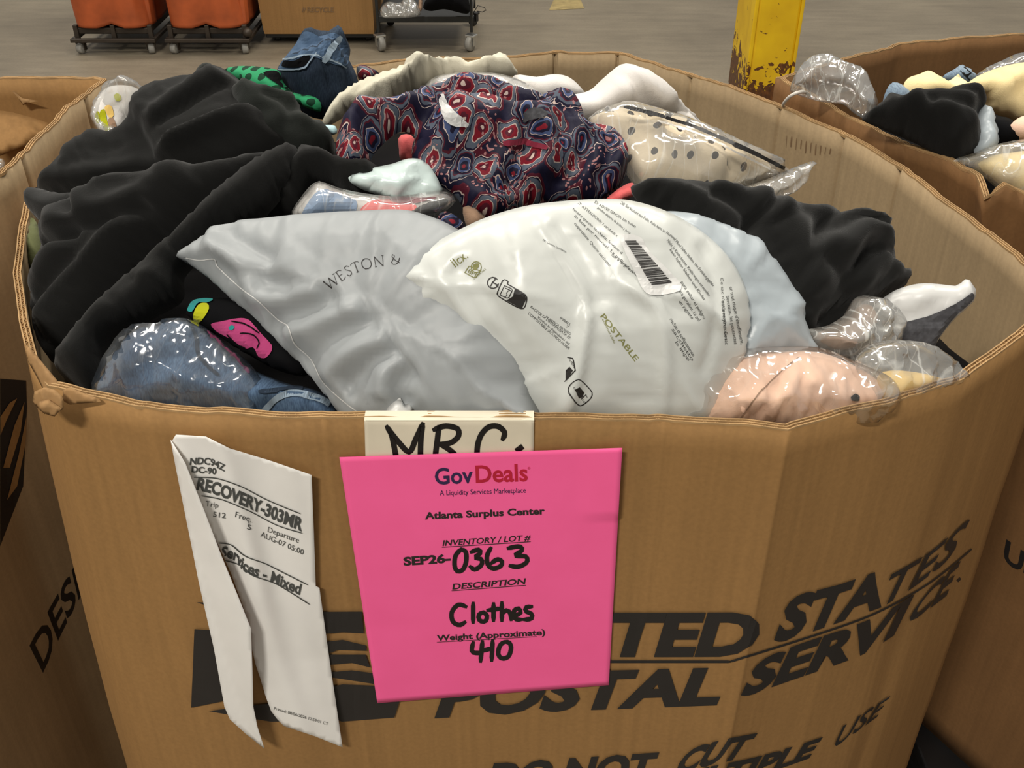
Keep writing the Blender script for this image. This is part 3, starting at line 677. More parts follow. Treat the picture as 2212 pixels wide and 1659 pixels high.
a = aty(158, 90, 5.04); b = aty(332, 90, 5.04); h1 = hamper(a[0], b[0], 5.04, 'orange ribbed plastic tub on casters at the far left')
a = aty(362, 90, 5.04); b = aty(535, 90, 5.04); h2 = copy_tree(h1); h2.location.x = (a[0] + b[0]) / 2; h2['label'] = 'orange ribbed plastic tub on casters next to the cardboard recycle box'
# handle ball on the second tub
bm = bmesh.new(); bmesh.ops.create_uvsphere(bm, u_segments=16, v_segments=10, radius=.024); bmesh.ops.translate(bm, vec=(.195, .02, .10), verts=bm.verts); bm_obj('bumper', bm, M['steel'], h2, True)
# cardboard box marked for recycling, on a dark dolly
yb = 5.2; a = aty(572, 74, yb); b = aty(808, 70, yb); cx = (a[0] + b[0]) / 2; w = b[0] - a[0]; zb = .055
dl = empty('dolly', (cx, yb + .01, 0)); tag(dl, 'low black dolly under the tall cardboard recycle box', 'dolly')
bm = bmesh.new(); bx(bm, (0, .3, .042), (w * 1.0, .58, .024), .004); bm_obj('deck', bm, M['blackp'], dl)
for s in (-1, 1):
    for yy in (.07, .52): caster(dl, s * w * .42, yy, .0125, M['blackp'], M['blackp'])
rb = empty('cardboard_box', (cx, yb, zb)); tag(rb, 'tall tan cardboard box printed RECYCLE, standing between orange tub and cart', 'cardboard box')
V = []; prof = [(0, 0), (.6, .0)]
for z, g in ((0, 0), (.02, .005), (.25, .018), (.5, .026), (.62, .028)):
    for x, yy in ((-1, 0), (1, 0), (1, 1), (-1, 1)): V.append((x * (w / 2 + g * (.8 if x < 0 else .3)), yy * .55 - (g * .3 if yy == 0 else 0), z))
Fc = [(0, 3, 2, 1)] + [(k*4+i, k*4+(i+1) % 4, k*4+4+(i+1) % 4, k*4+4+i) for k in range(4) for i in range(4)]
V += [(x * .96, .275 + (yy - .275) * .96, z) for x, yy, z in V[16:20]] + [(x * .94, .275 + (yy - .275) * .94, .03) for x, yy, z in V[16:20]]
Fc += [(16+i, 16+(i+1) % 4, 20+(i+1) % 4, 20+i) for i in range(4)] + [(20+i, 20+(i+1) % 4, 24+(i+1) % 4, 24+i) for i in range(4)] + [(24, 25, 26, 27)]
bb = mesh_obj('side_wall', V, Fc, M['card'], rb, False)
K = Ink(); K.text('RECYCLE', [(664,26),(721,26)], [(0,-10), (0,-10)], .03)
K.stroke([(653,25),(651,19),(656,16)], 2); K.stroke([(660,17),(662,24),(656,26)], 2); K.build('lettering', bvh(bb), M['stamp'], rb, .002)
# utility cart
yc = 5.1; a = aty(819, 90, yc); b = aty(1019, 90, yc); cw = b[0] - a[0]; cx = (a[0] + b[0]) / 2; cd = .46
cart = empty('utility_cart', (cx, yc, 0)); tag(cart, 'black steel shelf cart on pale casters beside the cardboard recycle box', 'cart')
for s in (-1, 1):
    for k, yy in enumerate((0, cd)):
        bm = bmesh.new(); bx(bm, (s * cw / 2, yy, .40), (.014, .014, .62), .003); bm_obj('post', bm, M['shelf'], cart)
        caster(cart, s * cw / 2 + (.008 if s < 0 else -.008), yy, .036 if not k else .03, M['rubber'] if not k else M['blackp'], M['chrome'] if not k else M['blackp'], -.5 * s)
zsh = .165
for z in (zsh, .60):
    bm = bmesh.new(); bx(bm, (0, cd / 2, z), (cw - .01, cd, .008), .002)
    for yy in (0, cd): bx(bm, (0, yy, z - .012), (cw - .01, .006, .03), .002)
    for s in (-1, 1): bx(bm, (s * cw / 2, cd / 2, z - .012), (.006, cd, .03), .002)
    bm_obj('shelf', bm, M['shelf'], cart)
tube('wire_hook', [aty(1022, 30, yc) - np.array(cart.location) + np.array([.012, 0, 0]) * 0, *[np.array(aty(x, y, yc)) - np.array(cart.location) for x, y in ((1032,12),(1046,16),(1050,22),(1042,26),(1030,24))]], .002, M['blackp'], cart, 6)
zt = zsh + .01
tag(puff('plastic_bag', [(822,20),(836,4),(862,6),(880,-6),(900,6),(908,32),(880,38),(826,38)], [(822,38,zt),(908,38,zt),(860,-6,zt + .10)], M['clear2'], T=.05, crk=(.012, 30), res=.012), 'hazy clear plastic bag lying on the left of the cart shelf', 'bag')
tag(puff('cloth_strap', [(905,-20),(912,-20),(912,18),(908,26),(902,24),(904,4)], [(902,26,zt + .01),(912,26,zt + .01),(905,-20,zt + .14)], M['taupe'], T=.01, res=.006), 'tan cloth strap hanging over the cart shelf', 'cloth')
tag(puff('black_garment', [(914,16),(924,-6),(950,-30),(1000,-30),(1014,10),(1010,30),(960,20),(930,24)], [(914,28,zt + .01),(1010,32,zt + .01),(960,-30,zt + .16)], M['deepblack'], T=.06, wr=(.01, 14, .6, 2), res=.012), 'black garment heaped on the right of the cart shelf', 'clothing')
v = [tuple(at(x, y, .0015)) for x, y in ((1186,22),(1262,18),(1250,-12),(1200,-10))]
tag(mesh_obj('trim_1', v, [(0, 1, 2, 3)], M['yellowtape'], None, False), kind='structure')

# ------------------------------------------------------------------ THE HEAP in the main box
def deco(o, items):
    """patches and stitch lines lying on a body: (name, material, kind, ...)"""
    o_ = bvh(o)
    for it in items:
        for P in it[3]:
            K = Ink()
            if it[2] == 'poly': K.poly(P, True, 7)
            else: K.stroke(P, it[4])
            K.build(it[0], o_, M[it[1]], o, it[5] if len(it) > 5 else .0012)
    return o
def proj(p):
    q = np.array(p) - CAM; w = q @ FW; return (1106 + F * q[0] / w, 829.5 - F * (q @ UP) / w)
cxy = np.mean(rimw, axis=0)
fillp = [np.array([cxy[0] + (p[0] - cxy[0]) * .955, cxy[1] + (p[1] - cxy[1]) * .955, .90]) for p in rimw]
f = puff('clothes_heap', [proj(p) for p in fillp], [(*proj(p), .90) for p in ((-.3, .7, .9), (.3, .7, .9), (0, 1.4, .9))], M['dark'], T=.085, Tb=.02, R=.24, wr=(.010, 9, .7, 2), res=.014)
tag(f, 'dark crumpled clothing filling the middle box below the bags', 'clothing', kind='stuff')
# black clothes on the left
tag(puff('black_sweatshirt', [(72,408),(96,400),(148,340),(222,288),(268,292),(300,238),(322,206),(345,190),(390,184),(432,176),(466,155),(486,151),(516,172),(545,198),(592,258),(618,262),(640,300),(642,326),(560,366),(480,400),(400,425),(250,440),(120,430)],
    [(100,412,1.060),(640,325,1.115),(480,155,1.150)], M['black'], T=.03, R=.05, wr=(.0028, 11, 1.0, 3), lump=(.15, 7), res=.0045, folds=[
    ('s', 14, 30, [(322,236),(360,300),(385,350),(398,388)]), ('r', 14, 14, [(378,318),(430,262),(480,210),(508,180)]), ('v', 12, 4, [(392,322),(450,272),(520,205)]),
    ('r', 14, 16, [(398,372),(480,320),(560,280),(600,262)]), ('s', 12, 18, [(600,266),(540,296),(470,334),(402,376)]), ('r', 10, 16, [(110,420),(200,410),(300,400),(390,386)]), ('v', 10, 8, [(240,430),(320,402),(394,396)]), ('r', 8, 20, [(160,360),(260,310),(330,260)])]),
    'black jersey sweatshirt spread over the left back of the heap', 'sweatshirt')
tag(puff('charcoal_top', [(500,190),(530,180),(580,204),(645,222),(650,250),(695,280),(722,306),(722,335),(700,352),(640,350),(600,330),(560,310),(520,250)], [(690,350,1.105),(722,310,1.105),(580,204,1.145)], M['charcoal'], T=.03, wr=(.008, 12, .4, 2),
    res=.0045, folds=[('s', 8, 16, [(560,215),(610,235),(645,262)]), ('r', 9, 12, [(640,300),(670,280),(700,300)]), ('v', 8, 4, [(650,225),(652,262),(690,300)])]), 'dark charcoal green top between the black sweatshirt and the printed blouse', 'top')
tag(puff('black_cardigan', [(68,455),(78,408),(130,420),(250,418),(400,392),(470,368),(560,336),(600,345),(560,400),(440,500),(330,590),(240,690),(190,740),(150,800),(114,778),(92,720),(88,640),(108,560),(102,500)],
    [(112,770,1.030),(64,440,1.055),(560,345,1.125)], M['black2'], T=.033, R=.05, wr=(.0032, 11, .9, 3), lump=(.15, 8), res=.0045, folds=[
    ('s', 16, 26, [(540,372),(400,430),(320,440),(220,480),(130,520)]), ('r', 16, 18, [(240,500),(300,440),(400,400),(470,390)]), ('v', 14, 7, [(240,520),(245,470),(290,440)]), ('r', 14, 20, [(160,545),(270,520),(380,480),(480,420)]),
    ('v', 14, 6, [(150,570),(270,540),(400,490)]), ('r', 12, 18, [(110,640),(200,590),(300,560),(380,510)]), ('v', 12, 7, [(100,600),(180,560),(260,556)]), ('s', 10, 16, [(350,520),(260,600),(180,660),(120,720)])]),
    'soft black knit cardigan in folds along the left side of the box', 'cardigan')
tag(puff('black_trousers', [(606,324),(636,316),(648,345),(628,400),(580,462),(520,500),(440,560),(400,600),(395,650),(330,690),(270,720),(238,745),(212,850),(160,835),(118,790),(128,760),(190,690),(250,630),(310,580),(390,500),(450,440),(510,390),(560,350)],
    [(130,785,1.035),(205,840,1.020),(625,320,1.140)], M['black'], T=.04, R=.05, wr=(.004, 10, .8, 3), res=.0045, folds=[('r', 10, 22, [(600,340),(500,430),(380,540),(250,670),(150,790)]), ('v', 8, 6, [(520,480),(400,560),(300,640),(200,740)]), ('r', 8, 10, [(380,560),(345,610),(330,640)]), ('r', 6, 14, [(260,680),(220,760),(190,820)])]),
    'black trouser leg rolled diagonally across the left of the heap', 'trousers')
tag(puff('black_tshirt', [(600,420),(640,345),(655,322),(700,328),(742,352),(790,358),(820,362),(834,388),(830,415),(770,425),(720,405),(680,410),(645,465),(560,485),(480,490),(520,460)], [(490,488,1.095),(832,410,1.115),(690,325,1.130)], M['black'], T=.03, wr=(.006, 12, .2, 2),
    res=.0045, folds=[('r', 12, 14, [(640,410),(700,375),(760,372),(825,376)]), ('v', 10, 6, [(650,430),(720,398),(800,402)]), ('s', 8, 14, [(820,402),(760,392),(700,400)])]), 'black T-shirt with its cuff poking beside the pale mint bag', 't-shirt')
tag(puff('dark_sleeve', [(414,186),(420,158),(432,140),(446,135),(460,141),(463,154),(446,170),(432,186)], [(420,184,1.090),(462,156,1.10),(442,135,1.125)], M['charcoal'], T=.018, folds=[('v', 8, 7, [(424,178),(446,146)])], res=.005), 'small dark sleeve end standing up behind the black sweatshirt', 'sleeve')
tag(puff('olive_garment', [(66,470),(84,490),(96,530),(96,565),(84,600),(74,610),(66,560)], [(80,600,1.01),(70,475,1.035),(96,545,1.03)], M['olive'], T=.014, wr=(.004, 25, 1.2, 2), res=.005), 'olive garment strip squeezed against the left box wall', 'clothing')
# denim and green at the back
j = puff('jeans', [(598,152),(612,128),(636,98),(655,66),(672,66),(692,76),(722,68),(746,82),(757,108),(752,140),(764,162),(776,186),(760,220),(735,244),(700,258),(655,244),(628,206),(606,172)], [(690,250,1.085),(764,180,1.095),(680,66,1.165)], M['jeansdk'], T=.035, R=.05, wr=(.009, 14, .5, 2), res=.006,
    folds=[('s', 12, 14, [(745,165),(700,140),(650,150),(605,156)]), ('v', 12, 10, [(616,128),(650,118),(690,118)]), ('r', 10, 9, [(690,150),(712,110),(735,84)]), ('r', 9, 16, [(640,200),(690,180),(740,190)])])
deco(j, [('waist_cloth', 'jeans', 'poly', [[(602,148),(614,128),(638,98),(656,70),(672,70),(692,79),(720,72),(742,84),(752,108),(747,142),(700,132),(676,124),(660,148),(606,150)]], 0, .0015), ('pocket_opening', 'deepblack', 'poly', [[(616,132),(640,130),(664,118),(672,124),(656,143),(612,144)]], 0, .003),
    ('belt_loop', 'jeanslt', 'line', [[(702,130),(716,104),(732,82)]], 13, .004), ('seam', 'jeanslt', 'line', [[(604,150),(656,147),(672,130),(682,116)], [(614,129),(640,124),(668,118),(690,122),(720,132),(746,146)]], 3, .0035)])
tag(j, 'blue jeans with a grey-blue belt loop standing up at the back of the heap', 'jeans')
g = puff('green_garment', [(484,152),(510,143),(560,144),(602,153),(612,178),(636,200),(676,208),(692,220),(690,242),(640,224),(585,208),(548,206),(520,176)], [(590,212,1.100),(690,235,1.095),(540,144,1.145)], M['green'], T=.016, wr=(.004, 16, .4, 2), folds=[('v', 9, 8, [(562,168),(590,165),(612,180)]), ('r', 6, 10, [(560,160),(600,190),(650,215)])], res=.005)
tag(g, 'green garment with dark dots beside the jeans at the back', 'clothing'); deco(g, [('dark_lining', 'deepblack', 'poly', [[(568,158),(598,154),(610,172),(622,194),(596,180)]])])
fl = puff('floral_garment', [(199,246),(210,214),(226,192),(252,184),(290,188),(318,208),(310,236),(274,284),(244,304),(216,284)], [(240,300,1.052),(316,215,1.07),(250,188,1.10)], M['white'], T=.014, Tb=.008, R=.02, crk=(.005, 30), res=.0045, wave=.016)
deco(fl, [('yellow_print', 'lime', 'poly', [[(216,242),(226,236),(232,262),(240,288),(228,282),(218,262)]]), ('orange_print', 'yellow', 'poly', [[(226,232),(240,228),(246,250),(236,254)]]), ('gold_print', 'lime', 'poly', [[(246,206),(256,202),(262,214),(252,220)], [(206,252),(212,238),(216,256),(212,268)]]), ('grey_print', 'taupe', 'poly', [[(234,258),(244,254),(252,276),(246,290),(238,280)]])])
tag(fl, 'white garment with yellow floral print inside the clear bag by the left rim', 'clothing')
tag(puff('plastic_bag', [(194,250),(194,250),(200,222),(214,206),(220,188),(220,188),(252,179),(292,182),(324,206),(324,206),(322,222),(292,262),(264,300),(236,312),(212,282)], [(240,308,1.050),(322,215,1.072),(250,178,1.102)], M['clear2'], T=.022, Tb=.010, crk=(.012, 24), res=.004), 'clear crinkled bag holding a floral garment by the left rim', 'bag')
tag(puff('printed_cloth', [(770,146),(782,139),(800,146),(818,156),(812,172),(790,180),(774,172)], [(776,178,1.10),(816,165,1.10),(784,139,1.125)], M['paisley'], T=.015, wr=(.004, 30, 1, 2), res=.005), 'wine paisley cloth scrap peeking out right of the jeans', 'cloth')
# pale garments at the back
tag(puff('ribbed_top', [(694,268),(722,214),(770,180),(830,156),(872,142),(876,127),(890,126),(902,134),(940,136),(982,124),(1012,136),(1050,128),(1068,118),(1084,114),(1100,134),(1118,160),(1060,172),(980,176),(930,196),(880,210),(830,240),(775,238),(722,266),(704,274)], [(715,272,1.095),(1105,165,1.130),(950,125,1.150)], M['offwhite'], T=.022, R=.03, res=.0045, ang=1.2,
    folds=[('r', 13, 8, [(715,262),(770,212),(850,182),(930,172)]), ('r', 13, 7, [(740,250),(800,212),(880,178),(960,150)]), ('v', 12, 5, [(730,248),(790,202),(880,164)]), ('r', 13, 8, [(830,232),(880,196),(920,160),(950,140)]), ('v', 13, 5, [(850,226),(900,190),(940,155)]), ('r', 12, 8, [(880,150),(940,145),(1000,140),(1060,150)]), ('v', 10, 6, [(920,180),(970,150),(1030,146)]), ('r', 13, 6, [(872,136),(884,150),(910,160)]), ('v', 9, 4, [(760,226),(820,190),(870,176)]), ('r', 9, 6, [(1010,138),(1070,150),(1110,158)])], wr=(.003, 30, .5, 4)), 'off-white ribbed top fanned out at the back of the heap', 'top')
tag(puff('folded_white_garment', [(918,206),(935,172),(985,160),(1060,160),(1112,172),(1158,196),(1176,222),(1110,232),(1000,205)], [(960,206,1.120),(1170,220,1.120),(1010,160,1.150)], M['white'], T=.028, wr=(.004, 14, .2, 2), res=.006), 'folded pale garment in clear film just behind the paisley blouse', 'clothing')
tag(puff('plastic_bag', [(916,206),(932,170),(985,157),(1062,157),(1114,169),(1160,194),(1180,222),(1110,236),(1000,209)], [(960,204,1.125),(1170,218,1.125),(1010,157,1.155)], M['sleeve'], T=.034, crk=(.004, 40), res=.0045), 'clear film bag around the folded pale garment behind the paisley blouse', 'bag')
tag(puff('white_blouse', [(1104,170),(1120,161),(1160,166),(1196,160),(1228,166),(1254,188),(1264,208),(1226,222),(1180,222),(1130,196)], [(1130,205,1.120),(1255,212,1.120),(1190,160,1.142)], M['white'], T=.022, folds=[('r', 8, 7, [(1120,180),(1180,178),(1250,196)]), ('v', 7, 6, [(1140,190),(1190,186),(1240,206)])], wr=(.005, 16, .2, 2), res=.006), 'white blouse lying between the ribbed top and the tall white shirt', 'blouse')
ws = puff('white_shirt', [(1192,222),(1232,206),(1272,196),(1302,170),(1336,142),(1356,137),(1390,148),(1424,174),(1470,222),(1516,268),(1440,258),(1360,246),(1300,268),(1252,272),(1214,246)], [(1250,268,1.120),(1506,266,1.105),(1350,139,1.170)], M['white'], T=.035, R=.045, wr=(.003, 9, .5, 2),
    folds=[('s', 14, 18, [(1352,140),(1356,170),(1384,205),(1430,246)]), ('v', 9, 8, [(1362,150),(1390,180),(1420,220),(1470,252)]), ('r', 8, 8, [(1372,150),(1410,178),(1450,218),(1500,260)]), ('r', 10, 20, [(1215,228),(1280,206),(1330,180)]), ('v', 6, 14, [(1270,240),(1330,214)])])
tag(ws, 'crisp white shirt with a folded hem rising at the back right', 'shirt')
puff('hem', [(1348,142),(1358,138),(1392,150),(1428,180),(1472,226),(1514,268),(1486,266),(1436,232),(1396,190),(1366,164)], [(1398,200,1.128),(1506,266,1.112),(1356,139,1.178)], M['white'], T=.010, R=.012, res=.0045, parent=ws, bk=None, folds=[('v', 3, 4, [(1362,152),(1410,186),(1490,262)])])
# cream dotted garment in its zip bag
tag(puff('dotted_blouse', [(1272,262),(1300,246),(1345,240),(1420,256),(1500,284),(1590,328),(1664,370),(1640,392),(1590,405),(1520,418),(1450,414),(1378,398),(1340,340),(1300,310)], [(1450,414,1.095),(1680,365,1.075),(1350,238,1.155)], M['cream'], T=.03, R=.05, wr=(.006, 14, 1.1, 2), folds=[('r', 7, 12, [(1380,300),(1450,340),(1540,390)]), ('v', 7, 8, [(1500,300),(1540,350),(1560,400)])]), 'cream blouse with dark dots folded inside the zip bag', 'blouse')
zb_ = puff('zip_bag', [(1268,262),(1296,240),(1345,229),(1420,246),(1500,272),(1596,316),(1704,364),(1690,372),(1664,384),(1600,408),(1520,424),(1446,420),(1374,402),(1332,344),(1292,310)], [(1450,416,1.105),(1685,365,1.083),(1350,232,1.165)], M['sleeve'], T=.034, R=.05, crk=(.003, 26))
tag(zb_, 'clear zip bag with black zip around the cream dotted blouse', 'bag'); deco(zb_, [('zip', 'zip', 'line', [[(1350,233),(1420,250),(1490,272),(1560,302),(1630,332),(1698,364)]], 8, .003), ('zip_welt', 'whitep', 'line', [[(1420,262),(1490,284),(1560,314),(1630,348),(1684,376)]], 4, .003)])
tag(puff('plastic_film', [(1585,416),(1625,398),(1665,384),(1700,368),(1758,348),(1748,372),(1734,400),(1712,418),(1670,432),(1610,440)], [(1600,436,1.085),(1730,410,1.080),(1755,348,1.108)], M['crinkle'], T=.012, Tb=.004, crk=(.006, 36), res=.0035), 'crinkled clear film corner pointing right from the zip bag', 'plastic film')
# paisley blouse
pb = puff('paisley_blouse', [(727,330),(730,285),(748,250),(766,234),(800,236),(846,226),(888,202),(944,187),(1000,183),(1060,197),(1112,217),(1160,228),(1166,208),(1184,205),(1206,216),(1238,246),(1258,282),(1296,292),(1334,322),(1354,362),(1346,392),(1318,424),(1276,440),(1200,440),(1120,456),(1062,474),(1008,456),(984,424),(950,400),(916,376),(892,346),(890,318),(896,292),(874,284),(850,292),(810,330),(786,368),(742,374)],
    [(1050,470,1.100),(740,372,1.135),(1000,185,1.175)], M['paisley'], T=.035, R=.05, lump=(.3, 9), wr=(.010, 15, .9, 2.2), res=.0045, wave=.03, folds=[
    ('r', 16, 14, [(735,330),(750,270),(800,255),(860,250),(900,230)]), ('v', 18, 10, [(895,285),(930,262),(945,230),(935,200)]), ('s', 16, 16, [(1200,300),(1100,285),(1000,268),(930,262)]), ('r', 12, 12, [(960,200),(1040,205),(1120,230),(1160,260)]), ('v', 16, 9, [(950,215),(985,240),(1020,262)]),
    ('v', 14, 9, [(1160,270),(1180,240),(1172,215)]), ('r', 14, 11, [(1175,225),(1220,255),(1240,300),(1260,340)]), ('v', 14, 7, [(1105,300),(1120,350),(1095,400),(1090,440)]), ('v', 12, 7, [(1235,270),(1250,330),(1225,390),(1180,430)]), ('r', 10, 9, [(1150,330),(1165,380),(1130,430)]), ('v', 12, 8, [(900,350),(960,375),(1050,380)]), ('r', 10, 10, [(1290,310),(1325,350),(1320,410)]), ('v', 10, 6, [(1280,310),(1300,360),(1270,420)]), ('r', 10, 14, [(920,300),(990,310),(1060,330)]), ('v', 10, 6, [(1040,440),(1110,410),(1150,340)])])
tag(pb, 'paisley print blouse in navy, red and white bundled at the centre top', 'blouse')
PB = bvh(pb)
deco(pb, [('lining_strip', 'satin', 'poly', [[(952,204),(962,206),(980,238),(1014,266),(1004,273),(972,268),(956,240)]], 0, .004), ('collar_label', 'greytag', 'poly', [[(1134,240),(1156,232),(1178,240),(1180,252),(1150,258),(1128,264)]], 0, .004), ('front_tie', 'wine', 'line', [[(1090,310),(1130,306),(1180,318)]], 12, .003)])
tag(puff('packaged_top', [(860,300),(870,290),(892,294),(898,320),(898,350),(866,346),(862,324)], [(864,348,1.115),(900,350,1.115),(868,282,1.140)], M['coral'], T=.016, wr=(.003, 30, 1, 2), res=.005), 'coral packaged top wedged under the left of the paisley blouse', 'top')
tag(puff('coral_pouch', [(1306,436),(1330,412),(1362,394),(1374,402),(1372,420),(1340,436)], [(1310,438,1.10),(1372,420,1.10),(1362,394,1.118)], M['coral'], T=.010, res=.004), 'coral plastic pouch corner at the right foot of the paisley blouse', 'pouch')
tag(puff('blue_tag', [(684,276),(700,270),(724,272),(728,288),(712,292),(694,286)], [(690,288,1.118),(728,290,1.118),(704,270,1.130)], M['tagblue'], T=.004, res=.004), 'pale blue tag between charcoal top and ribbed top', 'tag')
mb = puff('mint_bag', [(752,384),(790,366),(846,354),(884,342),(918,348),(944,384),(954,418),(900,432),(850,434),(806,418),(772,404)], [(840,430,1.112),(952,420,1.108),(886,343,1.142)], M['mint'], T=.025, crk=(.006, 24), res=.0045)
tag(mb, 'pale mint polythene bag in front of the paisley blouse, left', 'bag')
fp = puff('flag_garment', [(632,470),(652,430),(684,394),(704,398),(730,410),(790,424),(860,428),(930,418),(966,420),(978,436),(940,462),(880,476),(800,474),(700,474)], [(660,470,1.108),(970,440,1.108),(700,396,1.138)], M['white'], T=.018, wr=(.004, 18, .1, 3), res=.006)
deco(fp, [('blue_panel', 'sky', 'poly', [[(660,448),(684,416),(706,410),(740,424),(770,436),(760,466),(690,468),(654,468)]]), ('red_panel', 'coral', 'poly', [[(800,436),(860,432),(880,436),(900,450),(840,462),(776,462)]], 0, .0015), ('wine_stripe', 'wine', 'poly', [[(840,430),(900,428),(944,428),(900,440),(860,440)]], 0, .002), ('grey_panel', 'greytag', 'poly', [[(905,446),(950,432),(968,434),(930,464),(890,470)]], 0, .002)])
tag(fp, 'folded garment with blue, white and red panels behind the grey bag', 'clothing')
tag(puff('plastic_bag', [(630,470),(650,426),(682,392),(706,396),(732,406),(790,418),(860,424),(930,414),(970,416),(984,436),(944,466),(880,480),(800,478),(700,478)], [(660,468,1.113),(970,438,1.113),(700,394,1.143)], M['sleeve'], T=.022, crk=(.004, 36), res=.006), 'clear bag around the blue, white and red garment', 'bag')
tag(puff('wine_cloth', [(944,470),(960,456),(990,470),(1006,494),(980,506),(950,492)], [(955,500,1.095),(1000,500,1.095),(965,458,1.11)], M['paisley'], T=.012, res=.005, wr=(.004, 30, .5, 2)), 'dark wine printed scrap in the gap above the grey bag', 'cloth')
tag(puff('beige_garment', [(1000,448),(1022,446),(1050,470),(1046,492),(1016,500),(1004,478)], [(1010,498,1.088),(1048,490,1.088),(1015,447,1.105)], M['taupe'], T=.014, res=.005), 'beige garment glimpsed between the paisley blouse and white bag', 'clothing')
# black garment and packets on the right
tag(puff('black_dress', [(1362,404),(1440,398),(1520,410),(1570,424),(1650,440),(1680,462),(1740,464),(1800,476),(1850,496),(1874,520),(1880,534),(1904,548),(1912,560),(1896,566),(1924,596),(1946,614),(1932,638),(1880,660),(1846,690),(1820,706),(1770,740),(1700,760),(1600,720),(1500,580),(1420,480)],
    [(1740,745,1.025),(1935,625,1.035),(1400,405,1.120)], M['black2'], T=.045, R=.055, lump=(.15, 8), wr=(.003, 11, 2.4, 3), res=.0045, folds=[
    ('s', 16, 18, [(1880,536),(1800,506),(1740,540),(1700,600)]), ('r', 14, 15, [(1660,470),(1740,490),(1820,500),(1870,530)]), ('v', 14, 5, [(1720,560),(1780,520),(1850,540),(1900,566)]), ('r', 14, 13, [(1740,620),(1780,560),(1830,556),(1900,600)]), ('v', 14, 6, [(1770,640),(1800,590),(1850,580),(1910,612)]), ('r', 12, 14, [(1790,680),(1820,630),(1880,626),(1930,630)]), ('v', 12, 6, [(1640,450),(1600,500),(1560,540)]), ('s', 12, 20, [(1500,430),(1560,470),(1600,530)]), ('r', 12, 16, [(1580,440),(1640,500),(1690,600),(1720,680)]), ('v', 10, 6, [(1730,720),(1770,690),(1840,690)])]), 'large soft black garment sliding down the right of the heap', 'dress')
pk = puff('mailing_packet', [(1884,668),(1900,650),(1936,626),(1990,612),(2050,616),(2068,618),(2068,618),(2090,599),(2090,599),(2109,626),(2109,626),(2104,650),(2060,692),(2030,730),(2014,758),(2014,758),(1960,752),(1926,742),(1926,742),(1918,696)], [(1940,752,1.015),(1890,665,1.045),(2090,605,1.075)], M['satin'], T=.008, R=.02, crk=(.002, 30), res=.005)
tag(pk, 'white paper packet with a charcoal fleece underside near the right corner', 'packet'); deco(pk, [('fleece_side', 'greytag', 'poly', [[(1922,702),(1950,697),(2000,684),(2040,668),(2080,646),(2100,632),(2102,646),(2058,688),(2026,730),(2012,754),(1962,748),(1928,738)]], 0, .0015)])
tag(puff('taupe_garment', [(1756,728),(1790,708),(1838,680),(1858,656),(1886,662),(1890,690),(1860,730),(1820,756),(1780,752)], [(1790,756,1.03),(1885,715,1.03),(1865,658,1.055)], M['taupe'], T=.02, wr=(.005, 18, .7, 2), res=.006), 'taupe garment inside a crinkled clear bag below the black dress', 'clothing')
tag(puff('plastic_bag', [(1740,716),(1790,702),(1834,672),(1850,642),(1886,640),(1918,660),(1944,692),(1936,722),(1920,758),(1880,780),(1820,778),(1764,756)], [(1790,770,1.032),(1930,740,1.030),(1870,640,1.068)], M['crinkle'], T=.03, crk=(.007, 30), res=.004), 'crinkled clear bag with taupe garment beside the white packet', 'bag')
tag(puff('yellow_garment', [(1896,812),(1930,800),(1990,806),(2036,818),(2046,828),(1990,852),(1930,874),(1896,866)], [(1930,872,1.025),(2044,830,1.025),(1950,802,1.045)], M['yellow'], T=.012, res=.006), 'yellow garment in clear film by the right front rim', 'clothing')
tag(puff('plastic_bag', [(1846,784),(1876,748),(1926,734),(1990,740),(2022,760),(2060,786),(2080,816),(2050,834),(1970,862),(1900,874),(1870,830)], [(1930,868,1.030),(2070,822,1.030),(1950,737,1.066)], M['clear2'], T=.024, crk=(.005, 30), res=.004), 'clear bag around the yellow garment against the right front rim', 'bag')
# the big bags in front
mk = puff('milky_bag', [(1400,470),(1440,456),(1510,464),(1590,494),(1600,500),(1632,514),(1655,545),(1700,610),(1730,655),(1728,678),(1744,724),(1766,756),(1740,770),(1640,786),(1560,800),(1520,700),(1460,560)], [(1590,790,1.040),(1750,755,1.045),(1460,457,1.150)], M['milky'], T=.04, R=.06, crk=(.006, 14), puck=(.002, 40, .03), res=.005)
tag(mk, 'translucent bluish white bag showing behind the right of the printed white bag', 'bag')
wb = puff('white_mailer', [(860,604),(872,578),(896,558),(930,530),(1000,492),(1060,466),(1150,442),(1280,430),(1362,433),(1440,456),(1502,490),(1556,534),(1594,582),(1616,640),(1620,700),(1600,790),(1560,850),(1520,916),(1300,924),(1180,926),(1142,886),(1080,812),(1000,732),(930,682),(890,646),(884,616)],
    [(1300,905,1.012),(870,592,1.120),(1300,432,1.172)], M['wbag'], T=.042, R=.085, crk=(.005, 10), puck=(.002, 26, .025), res=.0045, folds=[('r', 5, 5, [(1160,470),(1230,570),(1260,640),(1245,760),(1215,900)]), ('v', 4, 9, [(1180,480),(1250,590),(1275,660)]), ('r', 4, 6, [(1330,600),(1400,650),(1420,760),(1420,900)]), ('v', 4, 14, [(980,560),(1080,660),(1160,800)]), ('r', 3, 5, [(960,600),(1020,690),(1100,790)]), ('r', 4, 5, [(1420,620),(1490,640),(1560,700)]), ('v', 4, 6, [(1500,520),(1530,640),(1500,800)])])
